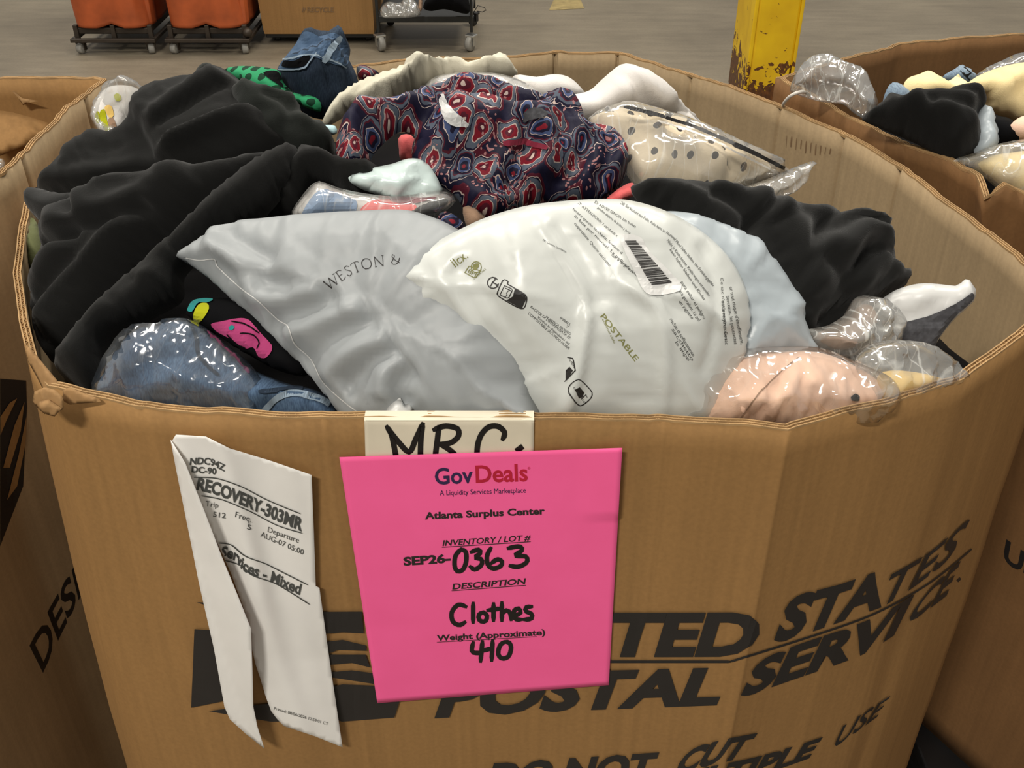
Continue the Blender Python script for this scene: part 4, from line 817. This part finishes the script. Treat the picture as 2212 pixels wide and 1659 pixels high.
gb = puff('grey_mailer', [(388,560),(388,560),(400,540),(400,540),(440,516),(468,490),(520,478),(640,463),(760,456),(850,452),(900,458),(980,490),(1060,560),(1130,720),(1150,850),(1160,922),(1000,926),(880,926),(790,926),(744,900),(655,792),(560,702),(480,626),(428,584)],
    [(800,905,1.008),(395,552,1.095),(850,455,1.145)], M['grey'], T=.042, R=.075, res=.0045, crk=(.0035, 9), puck=(.005, 30, .045), wr=(.002, 9, .7, 2.5), folds=[('v', 8, 10, [(480,500),(560,540),(640,580)]), ('r', 7, 9, [(470,520),(540,570),(600,640)]), ('v', 8, 10, [(500,590),(580,610),(680,640)]), ('r', 6, 8, [(560,650),(640,660),(740,640)]), ('v', 8, 12, [(610,710),(700,690),(780,660)]), ('r', 7, 9, [(640,740),(740,700),(830,680)]), ('v', 8, 12, [(680,800),(760,740),(860,700)]), ('r', 7, 9, [(720,830),(800,770),(880,740)]), ('v', 9, 10, [(770,850),(840,790),(900,770)]), ('r', 7, 8, [(860,870),(870,810),(900,780)]), ('v', 8, 10, [(900,880),(890,840),(930,800)])])
tag(gb, 'silver grey plastic mailer bag with thin black serif lettering', 'bag')
tag(wb, 'white compostable plastic mailer printed with warnings and recycling symbols', 'bag')
deco(gb, [('seam', 'satin', 'line', [[(398,556),(430,562),(464,560),(468,574),(520,622),(560,652),(600,690),(622,705),(636,742),(672,776),(700,828),(780,894),(836,904)]], 2.2, .0006)])
tb = puff('seal_flap', [(832,902),(838,880),(866,858),(870,874),(894,870),(892,886),(880,894),(888,902),(852,912)], [(840,904,1.022),(890,898,1.022),(866,858,1.052)], M['satin'], T=.012, crk=(.006, 60), res=.004, parent=gb)
# jeans in a clear bag, butterfly print, peach garment
jb = puff('jeans', [(212,862),(232,796),(266,740),(302,708),(342,704),(388,692),(426,704),(470,738),(530,790),(620,828),(690,846),(732,888),(724,912),(540,914),(400,906),(280,892)], [(400,900,1.000),(720,905,1.000),(380,692,1.062)], M['jeans'], T=.035, R=.06, wr=(.005, 12, .8, 2), folds=[('r', 8, 12, [(260,860),(320,780),(400,730)]), ('v', 8, 9, [(420,720),(450,780),(520,820)]), ('s', 8, 10, [(560,880),(620,848),(700,866)]), ('v', 8, 5, [(640,900),(640,866)]), ('v', 8, 5, [(680,900),(676,866)]), ('v', 8, 5, [(605,900),(604,872)]), ('r', 7, 10, [(300,890),(400,830),(500,840)])])
tag(jb, 'mid-blue jeans folded inside the clear bag at the left front', 'jeans'); deco(jb, [('waistband', 'jeanslt', 'line', [[(566,892),(600,858),(640,850),(690,862),(720,880)]], 14, .0015), ('seam', 'jeansdk', 'line', [[(410,700),(424,730),(430,770),(470,810)], [(560,846),(600,842),(640,838),(690,846)]], 7, .0015)])
tag(puff('plastic_bag', [(206,866),(226,794),(260,734),(300,700),(342,697),(390,686),(432,700),(480,736),(540,786),(570,834),(566,880),(580,902),(540,914),(400,908),(280,894)], [(400,900,1.008),(570,904,1.008),(380,688,1.070)], M['clear'], T=.042, R=.06, crk=(.006, 15), res=.0045, puck=(.003, 50, .03)), 'glossy clear bag around blue jeans at the left front rim', 'bag')
bf = puff('butterfly_print_top', [(404,672),(414,650),(458,644),(530,648),(600,690),(660,770),(664,812),(600,800),(530,762),(480,730),(446,712),(420,696)], [(560,778,1.036),(415,690,1.050),(480,645,1.072)], M['deepblack'], T=.016, wr=(.004, 20, .6, 2), res=.005)
deco(bf, [('pink_print', 'pinkc', 'poly', [[(456,700),(480,694),(530,688),(560,716),(588,748),(578,770),(560,770),(548,750),(530,752),(500,732),(470,716)]]), ('lime_print', 'lime', 'poly', [[(418,680),(430,658),(448,656),(452,668),(436,692),(422,696)]]), ('teal_print', 'teal', 'poly', [[(406,670),(416,652),(440,646),(462,648),(448,655),(428,656),(416,674)], [(494,708),(502,702),(508,708),(500,714)]], 0, .0018), ('black_veins', 'deepblack', 'line', [[(492,722),(510,742),(530,750)], [(520,720),(545,722),(560,738),(556,752)], [(500,694),(530,700),(560,720)]], 3, .0018)])
tag(bf, 'black top with pink and lime butterfly print beside the bagged jeans', 'top')
pg = puff('peach_garment', [(1496,908),(1522,858),(1552,796),(1580,768),(1680,760),(1772,762),(1846,790),(1896,822),(1900,850),(1880,880),(1820,898),(1760,918),(1650,922),(1550,918)], [(1600,908,1.010),(1850,880,1.015),(1700,758,1.066)], M['peach'], T=.03, R=.05, res=.004, wave=.013, ang=1.45, wr=(.0035, 22, .15, 4), folds=[('v', 5, 4, [(1690,780),(1640,850),(1600,905)]), ('r', 5, 5, [(1700,785),(1650,850),(1612,905)]), ('r', 4, 6, [(1560,850),(1620,845),(1640,850)]), ('r', 4, 8, [(1720,800),(1780,840),(1800,890)])])
tag(pg, 'peach pink gathered garment in clear film at the right front', 'clothing'); deco(pg, [('seam', 'taupe', 'line', [[(1726,772),(1690,800),(1652,836),(1622,872),(1600,902)]], 2.5), ('neck_label', 'zip', 'poly', [[(1836,858),(1850,850),(1858,862),(1842,866)]], 0, .002)])
tag(puff('plastic_bag', [(1446,914),(1462,866),(1490,800),(1530,764),(1600,754),(1690,748),(1776,752),(1850,782),(1920,812),(1944,842),(1932,876),(1896,906),(1860,914),(1816,906),(1740,924),(1650,926),(1540,922)], [(1600,906,1.016),(1880,892,1.028),(1700,750,1.072)], M['clear'], T=.038, R=.055, crk=(.006, 18), res=.0045, puck=(.004, 50, .03)), 'shiny clear bag around the peach garment, bulging over the rim', 'bag')
# ------------------------------------------------------------------ printing on the bags
GB, WB = bvh(gb), bvh(wb)
GL = {  # thin serif capitals: strokes in a unit box (x, y, width)
 'W': (1.25, [([(0,1),(.3,0)], 2.6), ([(.3,0),(.6,1)], 1.2), ([(.6,1),(.92,0)], 2.6), ([(.92,0),(1.22,1)], 1.2), ([(-.1,1),(.12,1)], 1.2), ([(1.1,1),(1.33,1)], 1.2)]),
 'E': (.6, [([(.08,0),(.08,1)], 2.4), ([(0,0),(.55,0),(.57,.16)], 1.3), ([(0,1),(.52,1),(.53,.86)], 1.3), ([(.08,.52),(.42,.52)], 1.2)]),
 'S': (.55, [([(.5,.82),(.4,.98),(.18,.99),(.06,.8),(.2,.6),(.38,.46),(.5,.25),(.38,.03),(.15,0),(.02,.2)], 1.8)]),
 'T': (.75, [([(.37,0),(.37,1)], 2.4), ([(0,.86),(.02,1),(.72,1),(.74,.86)], 1.3), ([(.25,0),(.5,0)], 1.2)]),
 'O': (.95, [([(.47,1),(.14,.86),(.03,.5),(.14,.14),(.47,0),(.8,.14),(.91,.5),(.8,.86),(.47,1)], 1.8)]),
 'N': (.9, [([(.1,0),(.1,1)], 1.3), ([(.1,1),(.8,0)], 2.4), ([(.8,0),(.8,1)], 1.3), ([(0,0),(.2,0)], 1.1), ([(.68,1),(.92,1)], 1.1)]),
 '&': (.95, [([(.95,.5),(.7,.14),(.4,0),(.1,.1),(.05,.3),(.3,.55),(.5,.75),(.42,.98),(.25,.95),(.22,.75),(.5,.35),(.85,.02)], 1.6)]), ' ': (.35, [])}
K = Ink(); base = resample(crom([(712,626),(742,604),(765,591),(790,582),(815,576),(845,573),(872,566),(898,556),(930,540)], 8, False), 1, False); s = 0; sc = 22.5
for ch, gap in zip('WESTON &', [.16,.16,.12,.16,.2,.1,.25,0]):
    w, st = GL[ch]
    for pts, wd in st:
        q = []
        for x, y in pts:
            l = min(max((s + x) * sc, 0), len(base) - 2); i = int(l); p = base[i]; t = base[min(i + 4, len(base) - 1)] - base[max(i - 4, 0)]; t = t / np.linalg.norm(t); q.append(tuple(p + np.array([t[1], -t[0]]) * y * sc))
        K.stroke(q, wd, len(q) > 3, cap=False)
    s += w + gap
K.build('lettering', GB, M['ink'], gb)
K = Ink()
def ln(txt, a, b, h, bold=.0, k=1):
    a, b = np.array(a, float), np.array(b, float); d = (b - a) / np.linalg.norm(b - a); u = np.array([d[1], -d[0]]) * h; K.text(txt, [tuple(a), tuple(b)], [tuple(u)] * 2, bold)
ln('IMBALL', (1209,688), (1231,704), 5); ln('7', (1222,706), (1226,709), 5); ln('PLASTICA BIODEG', (1178,686), (1231,724), 5); ln('RACCOLTA DIFFERENZIATA PE', (1145,664), (1230,733), 5.5); ln('Verifica le disposizioni del', (1160,686), (1228,745), 5); ln('COMPOSTABILE SECONDO NORM', (1140,678), (1227,755), 5.5)
K.build('warning_text', WB, M['greyi'], wb); K = Ink()
ln('IT: ATTENZIONE: I sacchetti c', (1248,440), (1332,512), 5.5); ln('tenere questo sacchetto lontano d', (1236,452), (1342,549), 5.5); ln('in box per neonati. La pellicola s', (1240,468), (1366,590), 6); ln('respirazione. Questo sacchetto', (1240,484), (1316,576), 6); ln('non \u00e8 un giocattolo.', (1320,552), (1376,598), 6)
K.build('warning_text', WB, M['greyi'], wb); K = Ink()
ln('ES: ADVERTENCIA: Las bolsas', (1284,438), (1372,492), 5.5); ln('pueden alejarse de bolsas y poca', (1290,450), (1360,506), 5); ln('DE: Sie besteht aus Folie. Folie kann an Nase', (1340,440), (1450,512), 6); ln('und Mund haften bleiben. Um Erstickungsgefahr', (1450,512), (1540,620), 6); ln('Nicht in Kinderbetten, Kinderwagen verwenden', (1440,520), (1530,640), 6); ln('kann haften bleiben und Kinder', (1446,540), (1520,650), 6)
K.build('warning_text', WB, M['greyi'], wb); K = Ink()
ln('para evitar el peligro', (1470,610), (1520,690), 7); ln('para garralitos. La pel', (1464,626), (1508,694), 7); ln('un juguete', (1466,652), (1494,690), 7); K.build('warning_text', WB, M['greyi'], wb); K = Ink()
ln('Ce sac n\u2019est pas un jouet', (1556,600), (1566,735), 6); ln('er tout risque d\u2019\u00e9touffement,', (1575,620), (1600,744), 7.5); ln('berceaux, les poussettes', (1568,640), (1586,744), 7.5); ln('ou de respirer. Ce sac', (1558,650), (1566,744), 7.5)
K.build('warning_text', WB, M['greyi'], wb); K = Ink()
ln('rischio di soffocamento', (1446,690), (1496,770), 7); ln('sacchetto', (1450,712), (1494,780), 7); ln('le impo', (1458,740), (1486,780), 7); K.build('warning_text', WB, M['greyi'], wb); K = Ink()
ln('FR: Questo sacchetto', (1172,520), (1222,546), 4); ln('ECOPUNTO', (1238,838), (1262,872), 4); ln('GASTAMINO', (1226,848), (1242,872), 4)
K.build('warning_text', WB, M['greyi'], wb)
K = Ink(); ln('POSTABLE', (1296,684), (1371,781), 12, .01); K.build('olive_print', WB, M['olivei'], wb); K = Ink(); ln('commerciale', (1300,690), (1326,742), 5); K.build('olive_print', WB, M['olivei'], wb); K = Ink(); ln('IIcx.', (984,578), (1012,556), 20); K.build('olive_print', WB, M['olivei'], wb); K = Ink(); ln('BPI', (1010,588), (1026,598), 9); ln('COMPOSTABLE', (1024,604), (1050,582), 4)
K.stroke([(1004,589),(1014,574),(1038,586),(1027,601),(1004,589)], 2, False)
K.stroke([(1029 + 11 * math.cos(a), 577 + 12 * math.sin(a)) for a in np.linspace(0, 6.2, 14)], 2.2); K.poly([(1022,583),(1022,572),(1032,568),(1036,572),(1030,582)], True, 4)
K.build('olive_print', WB, M['olivei'], wb)
K = Ink()
K.stroke([(1065 + 12 * math.cos(a), 611 + 12 * math.sin(a)) for a in np.linspace(.5, 5.6, 14)], 2.6); K.stroke([(1060,618),(1064,610),(1070,604)], 3); K.stroke([(1064,610),(1072,614)], 2.5); K.poly([(1067,600),(1071,602),(1069,606)], False, 4); K.poly([(1070,616),(1078,612),(1076,622)], False, 4)
K.build('recycling_symbol', WB, M['ink'], wb); K = Ink()
K.stroke([(1090,604),(1098,607),(1096,613),(1134,636),(1138,646),(1128,667),(1080,642),(1074,634),(1086,606),(1090,604)], 2.4); K.poly([(1112,624),(1134,637),(1137,646),(1127,667),(1094,649),(1108,640)], False, 6); K.stroke([(1090,617),(1108,625),(1098,645),(1080,637),(1090,617)], 1.8, False); K.stroke([(1091,622),(1106,629)], 2); K.stroke([(1099,628),(1093,634),(1096,636),(1091,642)], 1.6)
K.build('recycling_symbol', WB, M['ink'], wb); K = Ink()
K.stroke([(1226,772),(1238,774),(1243,800),(1220,824)], 2.4, False); K.poly([(1222,800),(1230,792),(1238,800),(1230,812),(1222,822)], False, 5); ln('Tu Marron', (1228,776), (1240,796), 5)
K.build('recycling_symbol', WB, M['ink'], wb); K = Ink()
K.stroke([(1240,824),(1252,820),(1278,846),(1276,860),(1256,876),(1246,872),(1228,846),(1230,834),(1240,824)], 2.2); K.poly([(1242,842),(1252,836),(1262,848),(1258,858),(1250,860)], False, 5); K.stroke([(1256,862),(1266,852),(1268,858)], 2)
K.build('recycling_symbol', WB, M['ink'], wb)
K = Ink(); K.poly([(1340,512),(1382,512),(1400,540),(1470,612),(1466,630),(1400,636),(1372,590)], True, 8); lbl = K.build('barcode_label', WB, M['satin'], wb, .0012)
K = Ink(); t = 0
for i in range(30):
    wd = random.choice([1.2, 1.6, 2.4, 3.2]); p = np.array([1350, 521]) + (np.array([59, 97])) * t; q = np.array([1374, 521]) + np.array([79, 92]) * t
    K.stroke([tuple(p), tuple(q)], wd, False, cap=False); t += (wd + random.choice([1.2, 1.8, 2.4])) / 110
    if t > 1: break
K.build('barcode', WB, M['ink'], wb, .002)

# ------------------------------------------------------------------ papers on the front of the box
def sheet(name, corners, m, tree, n=(40, 40), lift=None, th=.0004, parent=None):
    """bilinear quad of pixels landed on the wall, then lifted towards the viewer by lift(s, t) metres"""
    c = [np.array(p, float) for p in corners]; P, st = [], []
    for j in range(n[1] + 1):
        for i in range(n[0] + 1):
            s, t = i / n[0], j / n[1]; P.append((c[0]*(1-s) + c[1]*s) * (1-t) + (c[3]*(1-s) + c[2]*s) * t); st.append((s, t))
    L = land(tree, P, 0); V = []
    for p, (s, t) in zip(L, st):
        d = (Vector(CAM) - p).normalized(); V.append(p + d * (lift(s, t) if lift else .002))
    Fc = [(j*(n[0]+1)+i, (j+1)*(n[0]+1)+i, (j+1)*(n[0]+1)+i+1, j*(n[0]+1)+i+1) for j in range(n[1]) for i in range(n[0])]
    o = mesh_obj(name, V, Fc, m, parent, True); md = o.modifiers.new('thickness', 'SOLIDIFY'); md.thickness = th; md.offset = -1; return o
mrc = sheet('paper_label', [(787,901),(1154,904),(1152,1010),(790,1010)], M['label'], WALL, (40, 12), lambda s, t: .0016)
tag(mrc, 'cream paper label marked MRC. in black marker, taped over the front rim', 'label'); T1 = bvh(mrc)
v = [at(x, 903, 1.0425) + np.array([0, dy, dz]) for dy, dz in ((-.001, -.0015), (.003, .0005), (.009, .0004), (.0092, -.02)) for x in np.linspace(787, 1154, 20)]
mesh_obj('folded_top', v, [(k*20+i, (k)*20+i+1, (k+1)*20+i+1, (k+1)*20+i) for k in range(3) for i in range(19)], M['label'], mrc, False)
K = Ink()
K.stroke([(836,922),(846,940),(856,990)], 12); K.stroke([(838,926),(862,956),(884,976),(898,948),(913,916)], 12); K.stroke([(913,916),(909,950),(908,986)], 12)
K.stroke([(948,922),(944,955),(940,985)], 12); K.stroke([(938,928),(962,920),(988,926),(990,942),(974,956),(950,960)], 12); K.stroke([(950,958),(972,972),(986,985)], 12)
K.stroke([(1086,948),(1090,934),(1076,921),(1056,922),(1040,938),(1032,960),(1030,985)], 12); K.stroke([(1118,972),(1126,966)], 12)
K.build('handwriting', T1, M['marker'], mrc, .0004)
pk_ = sheet('pink_sheet', [(733,988),(1344,968),(1315,1480),(815,1519)], M['pink'], WALL, (50, 50), lambda s, t: .0045 + .006 * math.exp(-((s) / .15) ** 2) * t + .004 * (1 - abs(2*s - 1)) * (.5 - .5 * math.cos(t * 6)) + (.006 * max(0, s - .85) / .15 if t < .3 else 0))
tag(pk_, 'bright pink lot sheet reading 0363 Clothes 410 on the box front', 'sign'); T2 = bvh(pk_)
def H(txt, a, b, h, bold, mt, nm, sl=.0):
    K = Ink(); a, b = np.array(a, float), np.array(b, float); d = (b - a) / np.linalg.norm(b - a); u = np.array([d[1] + sl, -d[0] + .0]) * h; K.text(txt, [tuple(a), tuple(b)], [tuple(u)] * 2, bold); return K.build(nm, T2, M[mt], pk_, .0004)
H('Gov', (940,1046), (1022,1042), 34, .02, 'navyi', 'logo_lettering'); H('Deals', (1028,1042), (1140,1038), 36, .02, 'redi', 'logo_lettering'); H('\u00ae', (1140,1014), (1146,1013), 5, 0, 'redi', 'logo_lettering')
H('A Liquidity Services Marketplace', (950,1070), (1136,1064), 11, 0, 'navyi', 'lettering'); H('Atlanta Surplus Center', (918,1121), (1177,1110), 14, .035, 'ink', 'lettering'); H('INVENTORY / LOT #', (956,1179), (1145,1167), 12, .02, 'ink', 'lettering', .25)
H('SEP26-', (872,1221), (974,1214), 17, .045, 'ink', 'lettering'); H('DESCRIPTION', (977,1273), (1134,1261), 12, .025, 'ink', 'lettering', .25); H('Weight (Approximate)', (944,1384), (1178,1371), 12, .03, 'ink', 'lettering')
K = Ink(); K.stroke([(955,1182),(1146,1170)], 1.6, False); K.build('lettering', T2, M['ink'], pk_, .0004)
K = Ink(); K.stroke([(976,1276),(1136,1264)], 1.6, False); K.build('lettering', T2, M['ink'], pk_, .0004)
K = Ink(); K.stroke([(944,1387),(1160,1375)], 1.2, False); K.build('lettering', T2, M['ink'], pk_, .0004)
K = Ink()
def hw(sts, w):
    for st in sts: K.stroke(st, w)
def write(sts, w): K = Ink(); [K.stroke(q, w) for q in sts]; K.build('handwriting', T2, M['marker'], pk_, .0004)
write([[(996,1186),(984,1200),(982,1222),(988,1234),(1000,1230),(1007,1212),(1006,1192),(996,1186)], [(1018,1192),(1034,1187),(1038,1194),(1026,1204),(1040,1208),(1040,1220),(1026,1230),(1016,1224)], [(1060,1184),(1052,1200),(1054,1220),(1066,1228),(1082,1222),(1084,1212),(1074,1208),(1062,1216)], [(1098,1184),(1122,1180),(1128,1188),(1112,1200),(1136,1202),(1138,1214),(1120,1224),(1102,1222)]], 10)
write([[(1006,1310),(990,1306),(976,1322),(978,1342),(992,1350),(1004,1344)], [(1022,1303),(1022,1344)], [(1044,1322),(1034,1328),(1036,1340),(1048,1342),(1052,1330),(1044,1322)], [(1066,1304),(1066,1340)], [(1054,1318),(1082,1314)], [(1084,1302),(1084,1340)], [(1084,1326),(1094,1318),(1102,1324),(1104,1338)], [(1110,1330),(1124,1324),(1120,1314),(1110,1320),(1112,1336),(1126,1338)], [(1148,1310),(1136,1312),(1136,1320),(1148,1326),(1148,1336),(1132,1338)]], 10)
write([[(1022,1388),(1020,1408),(1040,1410)], [(1042,1386),(1038,1428)], [(1042,1406),(1062,1400)], [(1064,1384),(1062,1426)], [(1090,1386),(1080,1394),(1076,1412),(1084,1422),(1098,1418),(1104,1400),(1100,1388),(1090,1386)]], 10)
# creased white route slip with its left edge folded over
def psheet(name, outline, m, tree, lift, step=9, parent=None):
    K = Ink(); K.poly(outline, False, step); L = land(tree, K.v, 0); c = np.array(K.v)
    V = [p + (Vector(CAM) - p).normalized() * lift(x, y) for p, (x, y) in zip(L, K.v)]
    o = mesh_obj(name, V, K.f, m, parent, True); md = o.modifiers.new('thickness', 'SOLIDIFY'); md.thickness = .0004; md.offset = 0; return o
def lift_main(x, y):
    t = (y - 940) / 670; xl = 380 + 190 * t; r = (x - xl) / 150
    return .006 + .012 * math.exp(-((r - .55) / .22) ** 2) + .010 * max(0, r - 1.2) + .014 * max(0, t - .72) * 3 * min(1, max(0, r)) + .006 * math.exp(-((r - .05) / .25) ** 2) + .0015 * math.sin(r * 9 + t * 7)
def lift_strip(x, y):
    t = (y - 940) / 670; xl = 368 + 130 * t + 50 * t * t; r = (x - xl) / max(20, 120 * min(1, t * 2.2 + .1)); return .012 + .020 * math.sin(min(1, max(0, r)) * 2.2) * (.4 + t) + .010 * t
slip = psheet('paper_slip', [(380,939),(444,943),(470,956),(497,969),(580,994),(673,1026),(678,1150),(682,1266),(690,1270),(714,1440),(740,1614),(680,1590),(613,1568),(598,1552),(586,1536),(574,1504),(563,1467),(552,1434),(545,1403),(536,1340),(500,1240),(450,1130),(400,1010),(372,952)], M['paper'], WALL, lift_main)
tag(slip, 'white printed route slip with folded left edge taped on the box front', 'paper'); T3 = bvh(slip)
fs = psheet('folded_strip', [(369,951),(376,962),(400,1000),(440,1100),(480,1205),(515,1290),(542,1358),(545,1440),(547,1527),(556,1570),(571,1617),(530,1584),(497,1554),(485,1527),(462,1400),(430,1260),(400,1110),(380,1010)], M['paper'], WALL, lift_strip, parent=slip)
def S(txt, a, b, h, bold=.0, mt='greyi', sl=0):
    K = Ink(); A = [np.array(p, float) for p in (a if isinstance(a, list) else [a, b])]; d = A[-1] - A[0]; d /= np.linalg.norm(d); u = np.array([d[1] * .5 + sl, -1]) * h; K.text(txt, [tuple(p) for p in A], [tuple(u)] * 2, bold); K.build('lettering', T3, M[mt], slip, .0010)
S('NDC94Z', [(410,1003),(452,1003),(486,1018)], None, 14, .03); S('DC-90', (414,1019), (468,1024), 13, .03); S('RECOVERY-303MR', [(424,1056),(470,1068),(530,1093),(590,1120),(652,1146)], None, 25, .04)
K = Ink(); hw([[(420,1030),(468,1032),(520,1050),(580,1080),(648,1108)], [(436,1070),(480,1078),(540,1104),(600,1134),(652,1150)]], 2.5); hw([[(474,1172),(500,1176),(530,1200),(580,1220),(664,1262)], [(488,1210),(520,1220),(546,1242),(600,1262),(668,1304)]], 2.5); K.build('ruled_lines', T3, M['greyi'], slip, .0014)
S('Trip', (444,1092), (472,1096), 11); S('512', (460,1115), (488,1119), 11); S('Freq.', (508,1116), (542,1128), 12); S('5', (533,1142), (541,1145), 11); S('Departure', (578,1148), (645,1172), 11); S('AUG-07 05:00', (562,1158), (655,1198), 11)
S('Services - Mixed', [(476,1202),(505,1208),(530,1234),(590,1258),(648,1284)], None, 22, .03)
S('Printed: 08/06/2026 12:59:01 CT', (592,1532), (708,1566), 6)

# ------------------------------------------------------------------ contents of the neighbouring boxes
rrw = np.array(rr_); c2 = rrw.mean(0); f2 = [c2 + (p - c2) * np.array([.86, .86, 1]) for p in rrw]
f = puff('clothes_heap', [proj((p[0], p[1], .93)) for p in f2], [(*proj(p), .93) for p in ((.75, 1.0, .93), (1.3, .9, .93), (1.0, 1.4, .93))], M['dark'], T=.07, Tb=.02, R=.2, wr=(.01, 9, .4, 2), res=.022)
tag(f, 'dark mixed clothing filling the box at the right edge', 'clothing', kind='stuff')
tag(puff('plastic_bag', [(1706,196),(1722,152),(1752,122),(1786,116),(1826,132),(1868,150),(1884,186),(1896,226),(1872,256),(1846,246),(1822,226),(1774,220),(1724,206)], [(1858,252,1.042),(1716,200,1.045),(1785,117,1.115)], M['crinkle'], T=.04, crk=(.014, 16), res=.0045), 'empty crinkled clear bag by the yellow post in the right box', 'bag')
bj = puff('jeans', [(1908,214),(1924,180),(1946,181),(1972,204),(1994,226),(1960,236),(1912,240)], [(1915,236,1.05),(1990,230,1.05),(1930,180,1.09)], M['jeanslt'], T=.018, res=.006, wr=(.003, 20, 1, 2)); tag(bj, 'pale denim waistband showing left of the cream clothes in the right box', 'jeans')
bj = puff('jeans', [(2036,166),(2064,148),(2078,139),(2092,150),(2108,166),(2090,186),(2056,180)], [(2046,178,1.055),(2104,170,1.055),(2078,139,1.085)], M['jeanslt'], T=.018, res=.006); tag(bj, 'pale denim piece with dark edge behind the cream clothes in the right box', 'jeans'); deco(bj, [('dark_edge', 'black', 'line', [[(2074,144),(2090,160),(2104,170)]], 14)])
tag(puff('plastic_bag', [(2104,172),(2128,148),(2166,130),(2204,114),(2260,116),(2260,160),(2180,165)], [(2110,172,1.055),(2250,165,1.055),(2206,114,1.10)], M['clear2'], T=.03, crk=(.008, 30), res=.008), 'clear bag behind the cream clothes at the top right', 'bag')
tag(puff('cream_garment', [(1950,196),(1960,170),(1986,160),(2008,152),(2024,164),(2040,176),(2058,170),(2072,160),(2080,192),(2060,216),(2010,228),(1970,222)], [(1975,222,1.058),(2075,205,1.058),(2008,153,1.100)], M['creamplain'], T=.03, crk=(.008, 24), res=.006), 'crumpled cream top beside the pale denim in the right box', 'top')
tag(puff('cream_blouse', [(2072,200),(2100,172),(2130,156),(2172,142),(2230,134),(2300,150),(2300,270),(2230,272),(2170,254),(2130,236),(2126,206)], [(2140,248,1.050),(2280,262,1.050),(2180,142,1.110)], M['creamplain'], T=.035, R=.05, crk=(.006, 18), res=.007, folds=[('r', 10, 12, [(2130,230),(2170,190),(2230,160)]), ('v', 9, 8, [(2140,236),(2180,200),(2212,180)])]), 'large cream blouse with ruffles at the right edge', 'blouse')
tag(puff('navy_garment', [(2124,262),(2150,252),(2182,256),(2216,290),(2240,316),(2190,318),(2140,312)], [(2140,312,1.045),(2235,316,1.045),(2170,253,1.075)], M['deepblack'], T=.02, wr=(.004, 14, .4, 2), res=.007), 'dark navy garment under the cream blouse at the right edge', 'clothing')
tag(puff('beige_pad', [(2180,280),(2190,262),(2212,250),(2248,250),(2262,280),(2240,306),(2204,306)], [(2195,304,1.055),(2258,290,1.055),(2215,250,1.085)], M['peach'], T=.03, res=.006), 'rounded beige pad resting on the navy garment at the right edge', 'pad')
tag(puff('milky_film', [(2104,330),(2110,260),(2124,224),(2136,236),(2148,272),(2152,316),(2130,334)], [(2115,330,1.050),(2150,318,1.050),(2126,225,1.090)], M['milky'], T=.014, crk=(.004, 30), res=.006), 'milky film sheet beside the black leggings in the right box', 'plastic film')
tag(puff('black_leggings', [(1862,258),(1884,240),(1912,216),(1918,206),(1960,222),(2000,222),(2050,204),(2090,196),(2126,198),(2130,222),(2112,250),(2120,290),(2112,322),(2078,346),(2050,348),(1990,316),(1926,288)], [(2055,346,1.045),(1875,264,1.045),(2100,197,1.110)], M['black'], T=.035, R=.045, wr=(.005, 10, .5, 2), res=.0045, folds=[('s', 14, 16, [(2120,236),(2060,240),(2000,240),(1940,262)]), ('r', 12, 14, [(1950,250),(2010,224),(2070,210),(2120,206)]), ('r', 12, 16, [(1910,266),(1980,270),(2050,300),(2090,330)]), ('v', 12, 6, [(1990,262),(2060,266),(2110,260)]), ('r', 10, 12, [(2010,270),(2070,276),(2112,300)])]), 'black leggings draped along the left wall of the right box', 'leggings')
tag(puff('cream_garment', [(2100,362),(2130,340),(2180,330),(2250,330),(2300,400),(2280,446),(2200,430),(2160,404)], [(2130,380,1.025),(2280,430,1.005),(2180,330,1.055)], M['creamplain'], T=.025, crk=(.005, 22), res=.008), 'cream garment in clear film at the near corner of the right box', 'clothing')
tag(puff('plastic_bag', [(2058,348),(2100,332),(2160,310),(2240,306),(2320,390),(2290,450),(2200,436),(2150,404),(2110,372)], [(2090,362,1.038),(2290,440,1.010),(2180,310,1.064)], M['clear2'], T=.03, crk=(.007, 24), res=.008), 'clear bag over the cream garment at the near corner of the right box', 'bag')
tb_ = crom([at(1690,236,1.035), at(1694,222,1.05), at(1710,206,1.065), at(1732,198,1.07), at(1748,204,1.058)], 8, False)
tag(tube('zip_tie', tb_, .0022, M['whitep'], None, 8), 'bent white plastic tie hooked over the rim near the yellow post', 'zip tie')
cs_ = puff('cardboard_sheet', [p for p in ((-40,196),(34,200),(132,254),(108,296),(-40,352)) for _ in (0, 1)], [(0,340,1.00),(120,285,1.00),(20,196,1.03)], M['card'], T=.004, Tb=.004, R=.01, res=.012); tag(cs_, 'loose tan cardboard sheet lying inside the left box', 'cardboard sheet')
tag(puff('white_film', [(-20,344),(4,342),(12,352),(2,366),(-20,372)], [(0,366,1.055),(10,352,1.055),(0,343,1.07)], M['clear2'], T=.008, res=.004), 'scrap of white film at the left edge inside the left box', 'plastic film')
